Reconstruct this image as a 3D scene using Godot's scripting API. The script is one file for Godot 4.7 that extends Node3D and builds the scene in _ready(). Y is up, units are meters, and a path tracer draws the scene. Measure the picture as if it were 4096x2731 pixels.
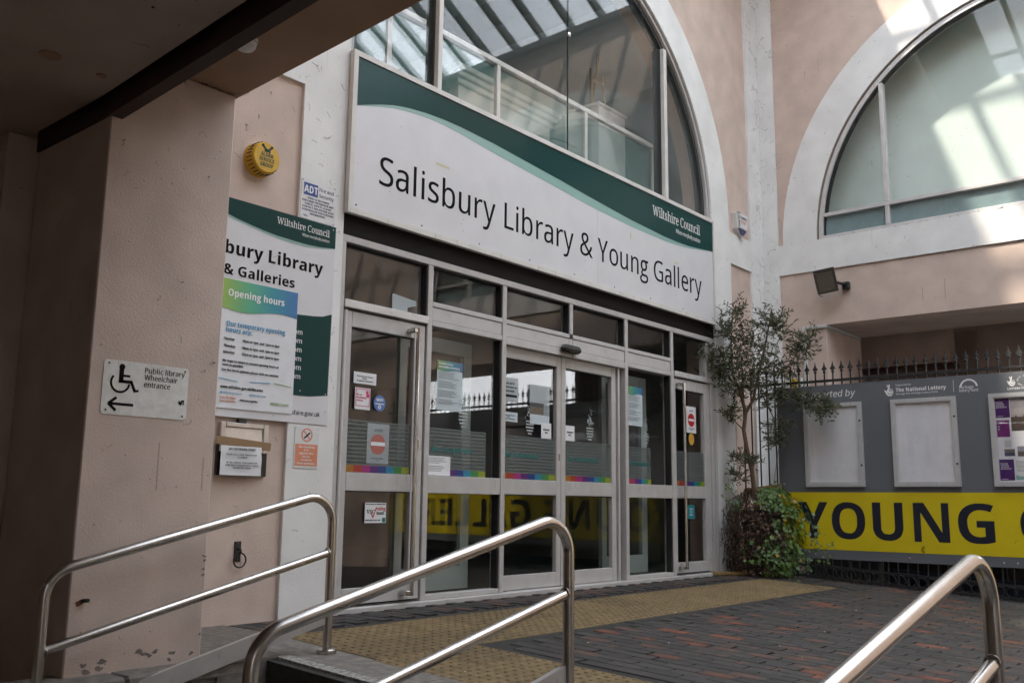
extends Node3D
# A library entrance in a glass-roofed courtyard, seen from the foot of the steps under an arcade.
# x runs to the right along the library front (z = 0), z comes out of it, y is up; metres.

var M := {}
var ORG := {}
var COUNT := {}
var CACHE := {}
var FONTS := {}
var cam: Camera3D
const FA := Basis.IDENTITY                                                        # frame of the library front
var FB := Basis(Vector3(0, 0, 1), Vector3(0, 1, 0), Vector3(-1, 0, 0))            # frame of the gallery wall: u = z, v = y, w = towards -x
var rng := RandomNumberGenerator.new()

func _ready():
	rng.seed = 4711
	setup_camera_and_light()
	make_materials()
	build_ground()
	build_library()
	build_gallery()
	build_arcade()
	build_roof()
	build_surroundings()
	build_interiors()
	build_entrance()
	build_arch_window()
	build_fascia_sign()
	build_handrails()
	build_wall_things()
	build_railing_and_board()
	build_olive()
	build_door_notices()
	build_litter()

func setup_camera_and_light():
	cam = Camera3D.new(); cam.name = "camera"; add_child(cam)
	cam.basis = Basis(Vector3.UP, -0.866847) * Basis(Vector3.RIGHT, 0.168979) * Basis(Vector3.BACK, 0.0120593)
	cam.position = Vector3(0, 0.759, 5.2)
	cam.keep_aspect = Camera3D.KEEP_HEIGHT; cam.fov = 39.7486; cam.near = 0.05; cam.far = 900.0
	cam.current = true
	var e := Environment.new()
	e.background_mode = Environment.BG_SKY
	var sm := ProceduralSkyMaterial.new()
	sm.sky_top_color = Color(0.72, 0.75, 0.79); sm.sky_horizon_color = Color(0.87, 0.87, 0.87); sm.sky_curve = 0.18
	sm.ground_bottom_color = Color(0.22, 0.21, 0.20); sm.ground_horizon_color = Color(0.70, 0.73, 0.76)
	sm.sun_angle_max = 12.0
	sm.energy_multiplier = 3.0
	var sky := Sky.new(); sky.sky_material = sm; e.sky = sky
	e.background_energy_multiplier = 1.0
	e.tonemap_mode = Environment.TONE_MAPPER_LINEAR
	e.tonemap_exposure = 4.2
	e.sdfgi_enabled = true; e.ssao_enabled = true; e.ssil_enabled = true
	var we := WorldEnvironment.new(); we.name = "environment"; we.environment = e; add_child(we)
	var sun := DirectionalLight3D.new(); sun.name = "sun"; add_child(sun)
	sun.light_energy = 0.75; sun.light_color = Color(1.0, 0.955, 0.88); sun.light_angular_distance = 1.5; sun.shadow_enabled = true
	var d := Vector3(0.62, -1.0, 0.22).normalized()
	sun.basis = Basis.looking_at(d, Vector3.UP)

# ---------------------------------------------------------------- materials
func lin(r, g, b) -> Color:
	return Color(r, g, b).linear_to_srgb()

func noise_image(sz: int, freq: float, sd: int, oct := 4) -> Image:
	var n := FastNoiseLite.new(); n.seed = sd; n.frequency = freq; n.fractal_octaves = oct; n.noise_type = FastNoiseLite.TYPE_SIMPLEX_SMOOTH
	var im := n.get_seamless_image(sz, sz)
	im.convert(Image.FORMAT_RGB8)
	return im

# mottled plaster, paper or metal with specks, strokes and streaks of dirt: values that multiply the base colour
func dirt(sz: int, sd: int, lo: float, hi: float, specks: int, strokes: int, freq := 0.012, dark := 0.35, streaks := 0) -> ImageTexture:
	var a := noise_image(sz, freq, sd, 5); var b := noise_image(sz, 0.2, sd + 7, 2)
	var r := RandomNumberGenerator.new(); r.seed = sd
	for y in sz:
		for x in sz:
			var v: float = lo + (hi - lo) * clampf(a.get_pixel(x, y).r * 1.5 - 0.25, 0, 1) + (b.get_pixel(x, y).r - 0.5) * 0.03
			a.set_pixel(x, y, Color(v, v, v))
	for i in streaks:
		var x0 := r.randi() % sz; var y0 := r.randi() % sz; var ln := r.randi_range(20, 120); var wd := r.randi_range(1, 4); var k := r.randf_range(0.80, 0.94)
		for j in ln:
			for q in wd:
				var px := (x0 + q + (r.randi() % 2)) % sz; var py := (y0 + j) % sz
				a.set_pixel(px, py, a.get_pixel(px, py) * Color(k, k * 0.97, k * 0.92))
	for i in specks:
		var x0 := r.randi() % sz; var y0 := r.randi() % sz; var s := 0 if r.randf() < 0.7 else 1; var k := r.randf_range(dark, 0.8)
		for dy in range(-s, s + 1):
			for dx in range(-s, s + 1):
				if abs(dx) + abs(dy) <= s:
					var px := posmod(x0 + dx, sz); var py := posmod(y0 + dy, sz)
					a.set_pixel(px, py, a.get_pixel(px, py) * Color(k, k, k * 0.96))
	for i in strokes:
		var p := Vector2(r.randi() % sz, r.randi() % sz); var an := r.randf() * TAU; var k := r.randf_range(dark, 0.75)
		for j in r.randi_range(5, 22):
			an += r.randf_range(-0.5, 0.5); p += Vector2(cos(an), sin(an))
			var px := posmod(int(p.x), sz); var py := posmod(int(p.y), sz)
			a.set_pixel(px, py, a.get_pixel(px, py) * Color(k, k, k))
	a.generate_mipmaps()
	return ImageTexture.create_from_image(a)

func bumps(sz: int, freq: float, sd: int, strength: float, oct := 3) -> ImageTexture:
	var im := noise_image(sz, freq, sd, oct)
	im.convert(Image.FORMAT_RGBA8); im.bump_map_to_normal_map(strength); im.generate_mipmaps()
	return ImageTexture.create_from_image(im)

func mat(key: String, c: Color, rough := 0.7, metal := 0.0, tex: Texture2D = null, period := 1.0, nrm: Texture2D = null, nscale := 0.5) -> StandardMaterial3D:
	var m := StandardMaterial3D.new(); m.resource_name = key; m.albedo_color = c; m.roughness = rough; m.metallic = metal
	if tex or nrm:
		m.uv1_triplanar = true; m.uv1_world_triplanar = true; m.uv1_scale = Vector3.ONE / period
	if tex: m.albedo_texture = tex
	if nrm:
		m.normal_enabled = true; m.normal_texture = nrm; m.normal_scale = nscale
	M[key] = m
	return m

func glass(key: String, c: Color, alpha: float, rough := 0.0) -> StandardMaterial3D:
	var m := mat(key, Color(c.r, c.g, c.b, alpha), rough)
	m.transparency = BaseMaterial3D.TRANSPARENCY_ALPHA
	return m

func make_materials():
	var plaster := dirt(1024, 11, 0.925, 1.0, 300, 26, 0.005, 0.35, 4)
	var plaster2 := dirt(1024, 23, 0.95, 1.0, 460, 60, 0.005, 0.30, 6)
	var grain := bumps(512, 0.30, 5, 2.0)
	var fine := bumps(512, 0.12, 9, 2.0)
	var paper := dirt(512, 31, 0.975, 1.0, 30, 6, 0.008, 0.6)
	var stone := dirt(512, 41, 0.80, 1.0, 500, 30, 0.02, 0.4)
	var wear := dirt(512, 51, 0.955, 1.0, 70, 16, 0.012, 0.5, 8)
	mat("pink", lin(0.625, 0.50, 0.43), 0.9, 0, plaster, 2.3, grain, 0.12)
	mat("white", lin(0.78, 0.78, 0.765), 0.85, 0, plaster2, 2.7, grain, 0.08)
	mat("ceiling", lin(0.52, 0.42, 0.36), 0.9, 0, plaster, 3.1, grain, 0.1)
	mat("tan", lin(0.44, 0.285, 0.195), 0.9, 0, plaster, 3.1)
	mat("darktimber", lin(0.05, 0.024, 0.018), 0.7, 0, wear, 1.2)
	mat("alu", lin(0.50, 0.485, 0.47), 0.5, 0.0, wear, 1.1)
	mat("alubright", lin(0.62, 0.61, 0.60), 0.42, 0.3, wear, 1.0)
	mat("aludark", lin(0.045, 0.045, 0.047), 0.5, 0.0)
	mat("gasket", lin(0.012, 0.012, 0.013), 0.6)
	mat("cream", lin(0.66, 0.65, 0.61), 0.55, 0, wear, 1.3)
	mat("blackband", lin(0.013, 0.011, 0.010), 0.75, 0, wear, 1.0).metallic_specular = 0.3
	mat("steel", lin(0.56, 0.53, 0.50), 0.24, 1.0, wear, 0.5, fine, 0.04)
	mat("steelplate", lin(0.40, 0.375, 0.355), 0.5, 0.25, wear, 0.7)
	mat("chrome", lin(0.60, 0.59, 0.57), 0.16, 1.0)
	mat("signwhite", lin(0.66, 0.66, 0.68), 0.38, 0, paper, 1.7)
	mat("signgreen", lin(0.004, 0.046, 0.044), 0.22).metallic_specular = 0.3
	mat("signmint", lin(0.25, 0.42, 0.38), 0.3)
	mat("ink", lin(0.010, 0.010, 0.010), 0.8).metallic_specular = 0.2
	mat("inkgrey", lin(0.10, 0.10, 0.10), 0.6)
	mat("whiteprint", lin(0.80, 0.80, 0.80), 0.5)
	mat("paper", lin(0.74, 0.75, 0.77), 0.7, 0, paper, 0.6)
	mat("bluepaper", lin(0.52, 0.60, 0.64), 0.7, 0, paper, 0.6)
	mat("plate", lin(0.76, 0.75, 0.71), 0.45, 0, dirt(512, 61, 0.94, 1.0, 120, 16, 0.02, 0.45, 4), 0.6)
	mat("blueprint", lin(0.10, 0.32, 0.52), 0.6)
	mat("tealprint", lin(0.01, 0.16, 0.15), 0.5)
	mat("yellowcap", lin(0.62, 0.36, 0.012), 0.42, 0, wear, 0.4)
	mat("greenprint", lin(0.010, 0.055, 0.035), 0.5)
	mat("adtblue", lin(0.02, 0.055, 0.25), 0.4)
	mat("navy", lin(0.02, 0.025, 0.12), 0.35)
	mat("orangeprint", lin(0.66, 0.25, 0.14), 0.5)
	mat("redprint", lin(0.45, 0.02, 0.02), 0.5)
	mat("pinkprint", lin(0.60, 0.06, 0.17), 0.5)
	mat("tape", lin(0.26, 0.17, 0.09), 0.25)
	mat("iron", lin(0.020, 0.020, 0.021), 0.55, 0.0, wear, 0.5)
	mat("rust", lin(0.16, 0.06, 0.02), 0.9)
	mat("boardgrey", lin(0.13, 0.14, 0.155), 0.5, 0, paper, 1.9)
	mat("boardyellow", lin(0.66, 0.53, 0.006), 0.45, 0, paper, 1.9)
	mat("boardink", lin(0.022, 0.024, 0.036), 0.7).metallic_specular = 0.25
	mat("caseframe", lin(0.55, 0.56, 0.56), 0.4, 0.25, wear, 0.9)
	mat("caseback", lin(0.72, 0.73, 0.76), 0.8, 0, paper, 0.9)
	mat("purple", lin(0.07, 0.012, 0.14), 0.5)
	mat("violet", lin(0.17, 0.015, 0.16), 0.5)
	mat("photo", Color.WHITE, 0.5).vertex_color_use_as_albedo = true
	mat("tint", Color.WHITE, 0.7).vertex_color_use_as_albedo = true
	var ol := mat("olive", Color.WHITE, 0.6); ol.vertex_color_use_as_albedo = true; ol.backlight_enabled = true; ol.backlight = Color(0.18, 0.2, 0.1)
	var iv := mat("leaf", Color.WHITE, 0.5); iv.vertex_color_use_as_albedo = true; iv.backlight_enabled = true; iv.backlight = Color(0.25, 0.3, 0.12)
	mat("bark", lin(0.17, 0.12, 0.075), 0.9, 0, stone, 0.3, grain, 1.0)
	mat("plank", lin(0.30, 0.20, 0.07), 0.85, 0, stone, 0.5)
	mat("pot", lin(0.045, 0.035, 0.03), 0.9, 0, stone, 0.5)
	mat("concrete", lin(0.24, 0.215, 0.19), 0.9, 0, stone, 0.9, grain, 0.6)
	mat("slab", lin(0.19, 0.165, 0.14), 0.92, 0, stone, 0.7, grain, 0.8)
	mat("nosing", lin(0.50, 0.48, 0.44), 0.85, 0, dirt(512, 71, 0.55, 1.0, 700, 90, 0.03, 0.35), 0.5, grain, 0.8)
	mat("joint", lin(0.045, 0.042, 0.038), 0.95, 0, stone, 0.6)
	for i in 6:
		var k: float = [0.062, 0.050, 0.075, 0.056, 0.068, 0.085][i]
		var w: float = [1.0, 1.04, 1.06, 0.98, 1.08, 1.05][i]
		mat("brick%d" % i, lin(k * w, k, k * 0.98), 0.62, 0, stone, 0.37 + 0.05 * i, grain, 0.5)
	mat("brick6", lin(0.25, 0.085, 0.045), 0.7, 0, stone, 0.4, grain, 0.5)
	mat("brick7", lin(0.15, 0.068, 0.045), 0.7, 0, stone, 0.4, grain, 0.5)
	mat("brick8", lin(0.115, 0.070, 0.055), 0.7, 0, stone, 0.4, grain, 0.5)
	for i in 3:
		var k: float = [1.0, 0.86, 1.08][i]
		mat("tactile%d" % i, lin(0.215 * k, 0.150 * k, 0.070 * k), 0.85, 0, stone, 0.83 + 0.1 * i, grain, 0.6)
	mat("earth", lin(0.10, 0.095, 0.085), 0.95, 0, stone, 2.0)
	mat("carpet", lin(0.035, 0.033, 0.035), 0.95)
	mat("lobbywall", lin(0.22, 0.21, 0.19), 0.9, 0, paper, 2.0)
	mat("innerframe", lin(0.26, 0.31, 0.29), 0.5)
	mat("endwall", lin(0.34, 0.29, 0.25), 0.9, 0, plaster2, 3.0)
	mat("roomlight", lin(0.42, 0.45, 0.45), 0.9, 0, paper, 2.0)
	mat("partition", lin(0.60, 0.69, 0.65), 0.9, 0, paper, 2.0)
	mat("spandrel", lin(0.21, 0.29, 0.30), 0.12, 0, wear, 0.9)
	mat("wood", lin(0.45, 0.31, 0.15), 0.6)
	mat("farwhite", lin(0.72, 0.71, 0.68), 0.9, 0, plaster2, 3.0)
	mat("blackplastic", lin(0.014, 0.014, 0.015), 0.4)
	mat("floodbody", lin(0.055, 0.048, 0.038), 0.6, 0, wear, 0.3)
	mat("trunking", lin(0.62, 0.63, 0.62), 0.6, 0, wear, 0.6)
	mat("rafter", lin(0.13, 0.15, 0.145), 0.6)
	mat("lead", lin(0.09, 0.09, 0.095), 0.8)
	mat("warnyellow", lin(0.62, 0.42, 0.02), 0.5)
	mat("cobweb", lin(0.10, 0.09, 0.08), 1.0)
	mat("navyboard", lin(0.012, 0.020, 0.045), 0.6)
	mat("oldtape", lin(0.58, 0.54, 0.36), 0.6)
	mat("greenleaf", lin(0.16, 0.36, 0.06), 0.6)
	mat("whiteplate", lin(0.70, 0.70, 0.70), 0.4, 0, paper, 0.5)
	mat("inkblue", lin(0.04, 0.05, 0.12), 0.5)
	mat("steelbright", lin(0.62, 0.60, 0.57), 0.35, 0.8, wear, 0.4)
	mat("wifiblue", lin(0.06, 0.16, 0.42), 0.35)
	glass("fadedred", lin(0.50, 0.16, 0.13), 0.75, 0.5)
	mat("tealpaper", lin(0.02, 0.22, 0.25), 0.5)
	mat("filmink", lin(0.035, 0.037, 0.038), 0.6)
	mat("deadstem", lin(0.055, 0.030, 0.018), 0.95)
	for i in 3: mat("storedtimber%d" % i, lin([0.055, 0.04, 0.075][i], [0.042, 0.033, 0.055][i], [0.03, 0.026, 0.04][i]), 0.9, 0, stone, 0.6)
	glass("pane", Color(0.5, 0.6, 0.58), 0.004).metallic_specular = 0.41
	glass("pane_tint", Color(0.6, 0.78, 0.74), 0.012).metallic_specular = 0.36
	glass("film", Color(0.52, 0.56, 0.55), 0.36, 0.4)
	glass("crest", Color(0.78, 0.82, 0.82), 0.45, 0.3)
	glass("balglass", Color(0.45, 0.66, 0.62), 0.16)
	glass("roofglass", Color(0.74, 0.80, 0.82), 0.16, 0.62)
	glass("ghostpaper", Color(0.72, 0.76, 0.77), 0.55, 0.4)
	glass("floodglass", Color(0.45, 0.42, 0.36), 0.55, 0.1)

# ---------------------------------------------------------------- nodes
func numbered(nm: String) -> String:
	COUNT[nm] = COUNT.get(nm, -1) + 1
	return nm if COUNT[nm] == 0 else "%s_%03d" % [nm, COUNT[nm]]

func thing(nm: String, label: String, cat: String, org := Vector3.ZERO, frame := FA, group := "", kind := "") -> Node3D:
	var o := Node3D.new(); o.name = numbered(nm); add_child(o)
	o.transform = Transform3D(frame, frame * org)
	o.set_meta("label", label)
	if cat: o.set_meta("category", cat)
	if group: o.set_meta("group", group)
	if kind: o.set_meta("kind", kind)
	ORG[o] = org
	return o

func structure(nm: String, label: String, org := Vector3.ZERO) -> Node3D:
	return thing(nm, label, "", org, FA, "", "structure")

func org(n) -> Vector3:
	while n and not ORG.has(n): n = n.get_parent()
	return ORG[n] if n else Vector3.ZERO

func mi(parent: Node3D, nm: String, mesh: Mesh, m: String, at := Transform3D.IDENTITY) -> MeshInstance3D:
	var o := MeshInstance3D.new(); o.name = nm; o.mesh = mesh; o.material_override = M[m]
	o.transform = at
	parent.add_child(o, true)
	return o

func sub(parent: Node3D, nm: String) -> Node3D:
	var o := Node3D.new(); o.name = nm; parent.add_child(o, true); return o

# at = a transform in the thing's frame (not yet relative to its base)
func put(parent: Node3D, nm: String, mesh: Mesh, m: String, at := Transform3D.IDENTITY) -> MeshInstance3D:
	at.origin -= org(parent)
	return mi(parent, nm, mesh, m, at)

# ---------------------------------------------------------------- meshes
func stool() -> SurfaceTool:
	var st := SurfaceTool.new(); st.begin(Mesh.PRIMITIVE_TRIANGLES); return st

func tri(st: SurfaceTool, a: Vector3, b: Vector3, c: Vector3, n: Vector3):
	if (b - a).cross(c - a).dot(n) > 0:
		var t := b; b = c; c = t
	for p in [a, b, c]:
		st.set_normal(n); st.set_uv(Vector2(p.x, p.y)); st.add_vertex(p)

func quad(st: SurfaceTool, a: Vector3, b: Vector3, c: Vector3, d: Vector3, n: Vector3):
	tri(st, a, b, c, n); tri(st, a, c, d, n)

func add_box(st: SurfaceTool, lo: Vector3, hi: Vector3, bev := 0.0):
	if bev <= 0.0:
		for ax in 3:
			for s in [0, 1]:
				var n := Vector3.ZERO; n[ax] = 1.0 if s else -1.0
				var u := (ax + 1) % 3; var v := (ax + 2) % 3
				var q := []
				for k in [[0, 0], [1, 0], [1, 1], [0, 1]]:
					var p := Vector3.ZERO; p[ax] = hi[ax] if s else lo[ax]
					p[u] = hi[u] if k[0] else lo[u]; p[v] = hi[v] if k[1] else lo[v]; q.append(p)
				quad(st, q[0], q[1], q[2], q[3], n)
		return
	var c := (lo + hi) / 2; var h := (hi - lo) / 2
	bev = minf(bev, minf(h.x, minf(h.y, h.z)) * 0.9)
	for ax in 3:
		var u := (ax + 1) % 3; var v := (ax + 2) % 3
		for s in [-1, 1]:
			var n := Vector3.ZERO; n[ax] = s
			var q := []
			for k in [[-1, -1], [1, -1], [1, 1], [-1, 1]]:
				var p := Vector3.ZERO; p[ax] = s * h[ax]; p[u] = k[0] * (h[u] - bev); p[v] = k[1] * (h[v] - bev); q.append(c + p)
			quad(st, q[0], q[1], q[2], q[3], n)
		for su in [-1, 1]:
			for sv in [-1, 1]:
				var n2 := Vector3.ZERO; n2[u] = su; n2[v] = sv
				var q2 := []
				for k in [[-1, 0], [1, 0], [1, 1], [-1, 1]]:
					var p := Vector3.ZERO; p[ax] = k[0] * (h[ax] - bev)
					p[u] = su * (h[u] - (bev if k[1] else 0.0)); p[v] = sv * (h[v] - (0.0 if k[1] else bev)); q2.append(c + p)
				quad(st, q2[0], q2[1], q2[2], q2[3], n2.normalized())
	for sx in [-1, 1]:
		for sy in [-1, 1]:
			for sz in [-1, 1]:
				var g := Vector3(sx, sy, sz)
				tri(st, c + g * (h - Vector3(0, bev, bev)), c + g * (h - Vector3(bev, 0, bev)), c + g * (h - Vector3(bev, bev, 0)), g.normalized())

func box_mesh(sz: Vector3, bev := 0.0) -> Mesh:
	var key := "b%.4f_%.4f_%.4f_%.4f" % [sz.x, sz.y, sz.z, bev]
	if not CACHE.has(key):
		var st := stool(); add_box(st, -sz / 2, sz / 2, bev); CACHE[key] = st.commit()
	return CACHE[key]

func box(parent: Node3D, nm: String, m: String, lo: Vector3, hi: Vector3, bev := 0.0) -> MeshInstance3D:
	return put(parent, nm, box_mesh((hi - lo).abs(), bev), m, Transform3D(Basis.IDENTITY, (lo + hi) / 2))

# a flat outline (u, v) given depth from w0 to w1
func add_prism(st: SurfaceTool, poly: PackedVector2Array, w0: float, w1: float, sides := true):
	var idx := Geometry2D.triangulate_polygon(poly)
	for k in range(0, idx.size(), 3):
		var a := poly[idx[k]]; var b := poly[idx[k + 1]]; var c := poly[idx[k + 2]]
		tri(st, Vector3(a.x, a.y, w1), Vector3(b.x, b.y, w1), Vector3(c.x, c.y, w1), Vector3(0, 0, 1))
		if sides: tri(st, Vector3(a.x, a.y, w0), Vector3(b.x, b.y, w0), Vector3(c.x, c.y, w0), Vector3(0, 0, -1))
	if not sides: return
	var turn := -1.0 if Geometry2D.is_polygon_clockwise(poly) else 1.0
	for k in poly.size():
		var a := poly[k]; var b := poly[(k + 1) % poly.size()]
		var e := b - a
		if e.length() < 1e-6: continue
		var n := Vector3(e.y, -e.x, 0).normalized() * turn
		quad(st, Vector3(a.x, a.y, w0), Vector3(b.x, b.y, w0), Vector3(b.x, b.y, w1), Vector3(a.x, a.y, w1), n)

func prism(parent: Node3D, nm: String, m: String, poly: PackedVector2Array, w0: float, w1: float) -> MeshInstance3D:
	var st := stool(); add_prism(st, poly, w0, w1)
	return put(parent, nm, st.commit(), m)

# an outline in plan (x, z) raised from y0 to y1
func plan(parent: Node3D, nm: String, m: String, poly: PackedVector2Array, y0: float, y1: float) -> MeshInstance3D:
	var st := stool()
	var flip := PackedVector2Array()
	for p in poly: flip.append(Vector2(p.x, -p.y))
	add_prism(st, flip, y0, y1)
	return put(parent, nm, st.commit(), m, Transform3D(Basis(Vector3(1, 0, 0), Vector3(0, 0, -1), Vector3(0, 1, 0)), Vector3.ZERO))

func arc(cx, cy, a, b, t0, t1, n) -> PackedVector2Array:
	var p := PackedVector2Array()
	for k in n + 1:
		var t: float = lerpf(t0, t1, float(k) / n)
		p.append(Vector2(cx + a * cos(t), cy + b * sin(t)))
	return p

func rect(x0, y0, x1, y1) -> PackedVector2Array:
	return PackedVector2Array([Vector2(x0, y0), Vector2(x1, y0), Vector2(x1, y1), Vector2(x0, y1)])

# a round tube along points; radii may be one number or one for each point
func add_tube(st: SurfaceTool, pts: Array, radius, seg := 12, caps := true):
	var up := Vector3(0.31, 0.87, 0.38).normalized()
	var rings := []
	for i in pts.size():
		var d: Vector3
		if i == 0: d = pts[1] - pts[0]
		elif i == pts.size() - 1: d = pts[i] - pts[i - 1]
		else: d = (pts[i + 1] - pts[i]).normalized() + (pts[i] - pts[i - 1]).normalized()
		d = d.normalized()
		var x := (up - d * up.dot(d))
		if x.length() < 0.05: x = Vector3(1, 0, 0) - d * d.x
		x = x.normalized(); up = x
		var y := d.cross(x)
		var r: float = radius[i] if radius is Array else radius
		var ring := []
		for k in seg:
			var t := TAU * k / seg
			var n := x * cos(t) + y * sin(t)
			ring.append([pts[i] + n * r, n])
		rings.append(ring)
	for i in pts.size() - 1:
		for k in seg:
			var a = rings[i][k]; var b = rings[i][(k + 1) % seg]; var c = rings[i + 1][(k + 1) % seg]; var d2 = rings[i + 1][k]
			for t in [[a, b, c], [a, c, d2]]:
				var n: Vector3 = t[0][1] + t[1][1] + t[2][1]
				if (t[1][0] - t[0][0]).cross(t[2][0] - t[0][0]).dot(n) > 0: t = [t[0], t[2], t[1]]
				for v in t:
					st.set_normal(v[1]); st.set_uv(Vector2(v[0].x, v[0].y)); st.add_vertex(v[0])
	if caps:
		for e in [0, pts.size() - 1]:
			var n: Vector3 = (pts[0] - pts[1]).normalized() if e == 0 else (pts[e] - pts[e - 1]).normalized()
			for k in seg:
				tri(st, pts[e], rings[e][k][0], rings[e][(k + 1) % seg][0], n)

func tube(parent: Node3D, nm: String, m: String, pts: Array, radius, seg := 12) -> MeshInstance3D:
	var st := stool(); add_tube(st, pts, radius, seg)
	return put(parent, nm, st.commit(), m)

func fillet(pts: Array, r: float, n := 7) -> Array:
	var out := [pts[0]]
	for i in range(1, pts.size() - 1):
		var a: Vector3 = (pts[i - 1] - pts[i]); var b: Vector3 = (pts[i + 1] - pts[i])
		var half := a.angle_to(b) / 2
		var t := minf(r / tan(half), minf(a.length(), b.length()) * 0.49)
		var rr := t * tan(half)
		a = a.normalized(); b = b.normalized()
		var c: Vector3 = pts[i] + (a + b).normalized() * (rr / sin(half))
		var p0: Vector3 = pts[i] + a * t; var p1: Vector3 = pts[i] + b * t
		for k in n + 1:
			out.append(c + (p0 - c).slerp(p1 - c, float(k) / n))
	out.append(pts[-1])
	return out

# outline (radius, height) spun round the y axis
func lathe(prof: Array, seg := 20) -> Mesh:
	var st := stool()
	for i in prof.size() - 1:
		var p: Vector2 = prof[i]; var q: Vector2 = prof[i + 1]
		var e := (q - p); var n2 := Vector2(e.y, -e.x).normalized()
		for k in seg:
			var t0 := TAU * k / seg; var t1 := TAU * (k + 1) / seg
			var a := Vector3(p.x * cos(t0), p.y, p.x * sin(t0)); var b := Vector3(p.x * cos(t1), p.y, p.x * sin(t1))
			var c := Vector3(q.x * cos(t1), q.y, q.x * sin(t1)); var d := Vector3(q.x * cos(t0), q.y, q.x * sin(t0))
			var na := Vector3(n2.x * cos(t0), n2.y, n2.x * sin(t0)); var nb := Vector3(n2.x * cos(t1), n2.y, n2.x * sin(t1))
			for t in [[a, na, b, nb, c, nb], [a, na, c, nb, d, na]]:
				if (t[2] - t[0]).cross(t[4] - t[0]).dot(na + nb) > 0: t = [t[0], t[1], t[4], t[5], t[2], t[3]]
				for j in 3:
					st.set_normal(t[j * 2 + 1]); st.set_uv(Vector2(t[j * 2].x, t[j * 2].y)); st.add_vertex(t[j * 2])
	return st.commit()

# ---------------------------------------------------------------- lettering
func font(bold := false, serif := false) -> Font:
	var key := "%s%s" % [bold, serif]
	if not FONTS.has(key):
		var f := SystemFont.new(); f.font_names = PackedStringArray(["Droid Serif" if serif else "Droid Sans"])
		f.font_weight = 700 if bold else 400
		FONTS[key] = f
	return FONTS[key]

func letters(s: String, bold: bool, serif: bool, fine: bool) -> TextMesh:
	var t := TextMesh.new(); t.text = s; t.font = font(bold, serif); t.font_size = 48 if fine else 20; t.pixel_size = 0.01
	t.depth = 0.02 if fine else 0.01; t.curve_step = 1.0 if fine else 3.0
	t.horizontal_alignment = HORIZONTAL_ALIGNMENT_LEFT; t.vertical_alignment = VERTICAL_ALIGNMENT_CENTER
	return t

# lines: [text, u of the left end, v of the baseline, width (0 = natural), height of a capital]
func add_text(st: SurfaceTool, lines: Array, w: float, bold := false, serif := false, fine := true, slant := 0.0):
	var key := "cap%s%s%s" % [bold, serif, fine]
	if not CACHE.has(key): CACHE[key] = letters("H", bold, serif, fine).get_aabb()
	var cap: AABB = CACHE[key]
	for l in lines:
		var t := letters(l[0], bold, serif, fine)
		var bb := t.get_aabb()
		var sy: float = l[4] / cap.size.y
		var sx: float = sy if l[3] == 0 else l[3] / maxf(bb.size.x, 0.001)
		var b := Basis(Vector3(sx, 0, 0), Vector3(sy * slant, sy, 0), Vector3(0, 0, 0.0012 / bb.size.z))
		var o := Vector3(l[1], l[2], w) - b * Vector3(bb.position.x, cap.position.y, bb.position.z)
		o.x += sy * slant * (0.0)
		var am := ArrayMesh.new(); am.add_surface_from_arrays(Mesh.PRIMITIVE_TRIANGLES, t.get_mesh_arrays())
		st.append_from(am, 0, Transform3D(b, o))

func text(parent: Node3D, nm: String, m: String, lines: Array, w: float, bold := false, serif := false, fine := true, slant := 0.0) -> MeshInstance3D:
	var st := stool(); add_text(st, lines, w, bold, serif, fine, slant)
	return put(parent, nm, st.commit(), m)

# ---------------------------------------------------------------- the setting
func gy(z: float) -> float:
	return -0.05 * maxf(0.0, z - 0.4)

# a slab from (x0, z0) to (x1, z1) whose top lies lift above the gently falling court
func slab_mesh(x0, z0, x1, z1, lift, thick) -> Mesh:
	var st := stool()
	var cuts := [z0]
	if z0 < 0.4 and z1 > 0.4: cuts.append(0.4)
	cuts.append(z1)
	for k in cuts.size() - 1:
		var a: float = cuts[k]; var b: float = cuts[k + 1]
		var ya: float = gy(a) + lift; var yb: float = gy(b) + lift
		var n := Vector3(0, b - a, ya - yb).normalized()
		quad(st, Vector3(x0, ya, a), Vector3(x1, ya, a), Vector3(x1, yb, b), Vector3(x0, yb, b), n)
		quad(st, Vector3(x0, ya - thick, a), Vector3(x1, ya - thick, a), Vector3(x1, yb - thick, b), Vector3(x0, yb - thick, b), -n)
		for x in [x0, x1]:
			quad(st, Vector3(x, ya, a), Vector3(x, yb, b), Vector3(x, yb - thick, b), Vector3(x, ya - thick, a), Vector3(-1 if x == x0 else 1, 0, 0))
	for z in [z0, z1]:
		var y: float = gy(z) + lift
		quad(st, Vector3(x0, y, z), Vector3(x1, y, z), Vector3(x1, y - thick, z), Vector3(x0, y - thick, z), Vector3(0, 0, -1 if z == z0 else 1))
	return st.commit()

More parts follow.
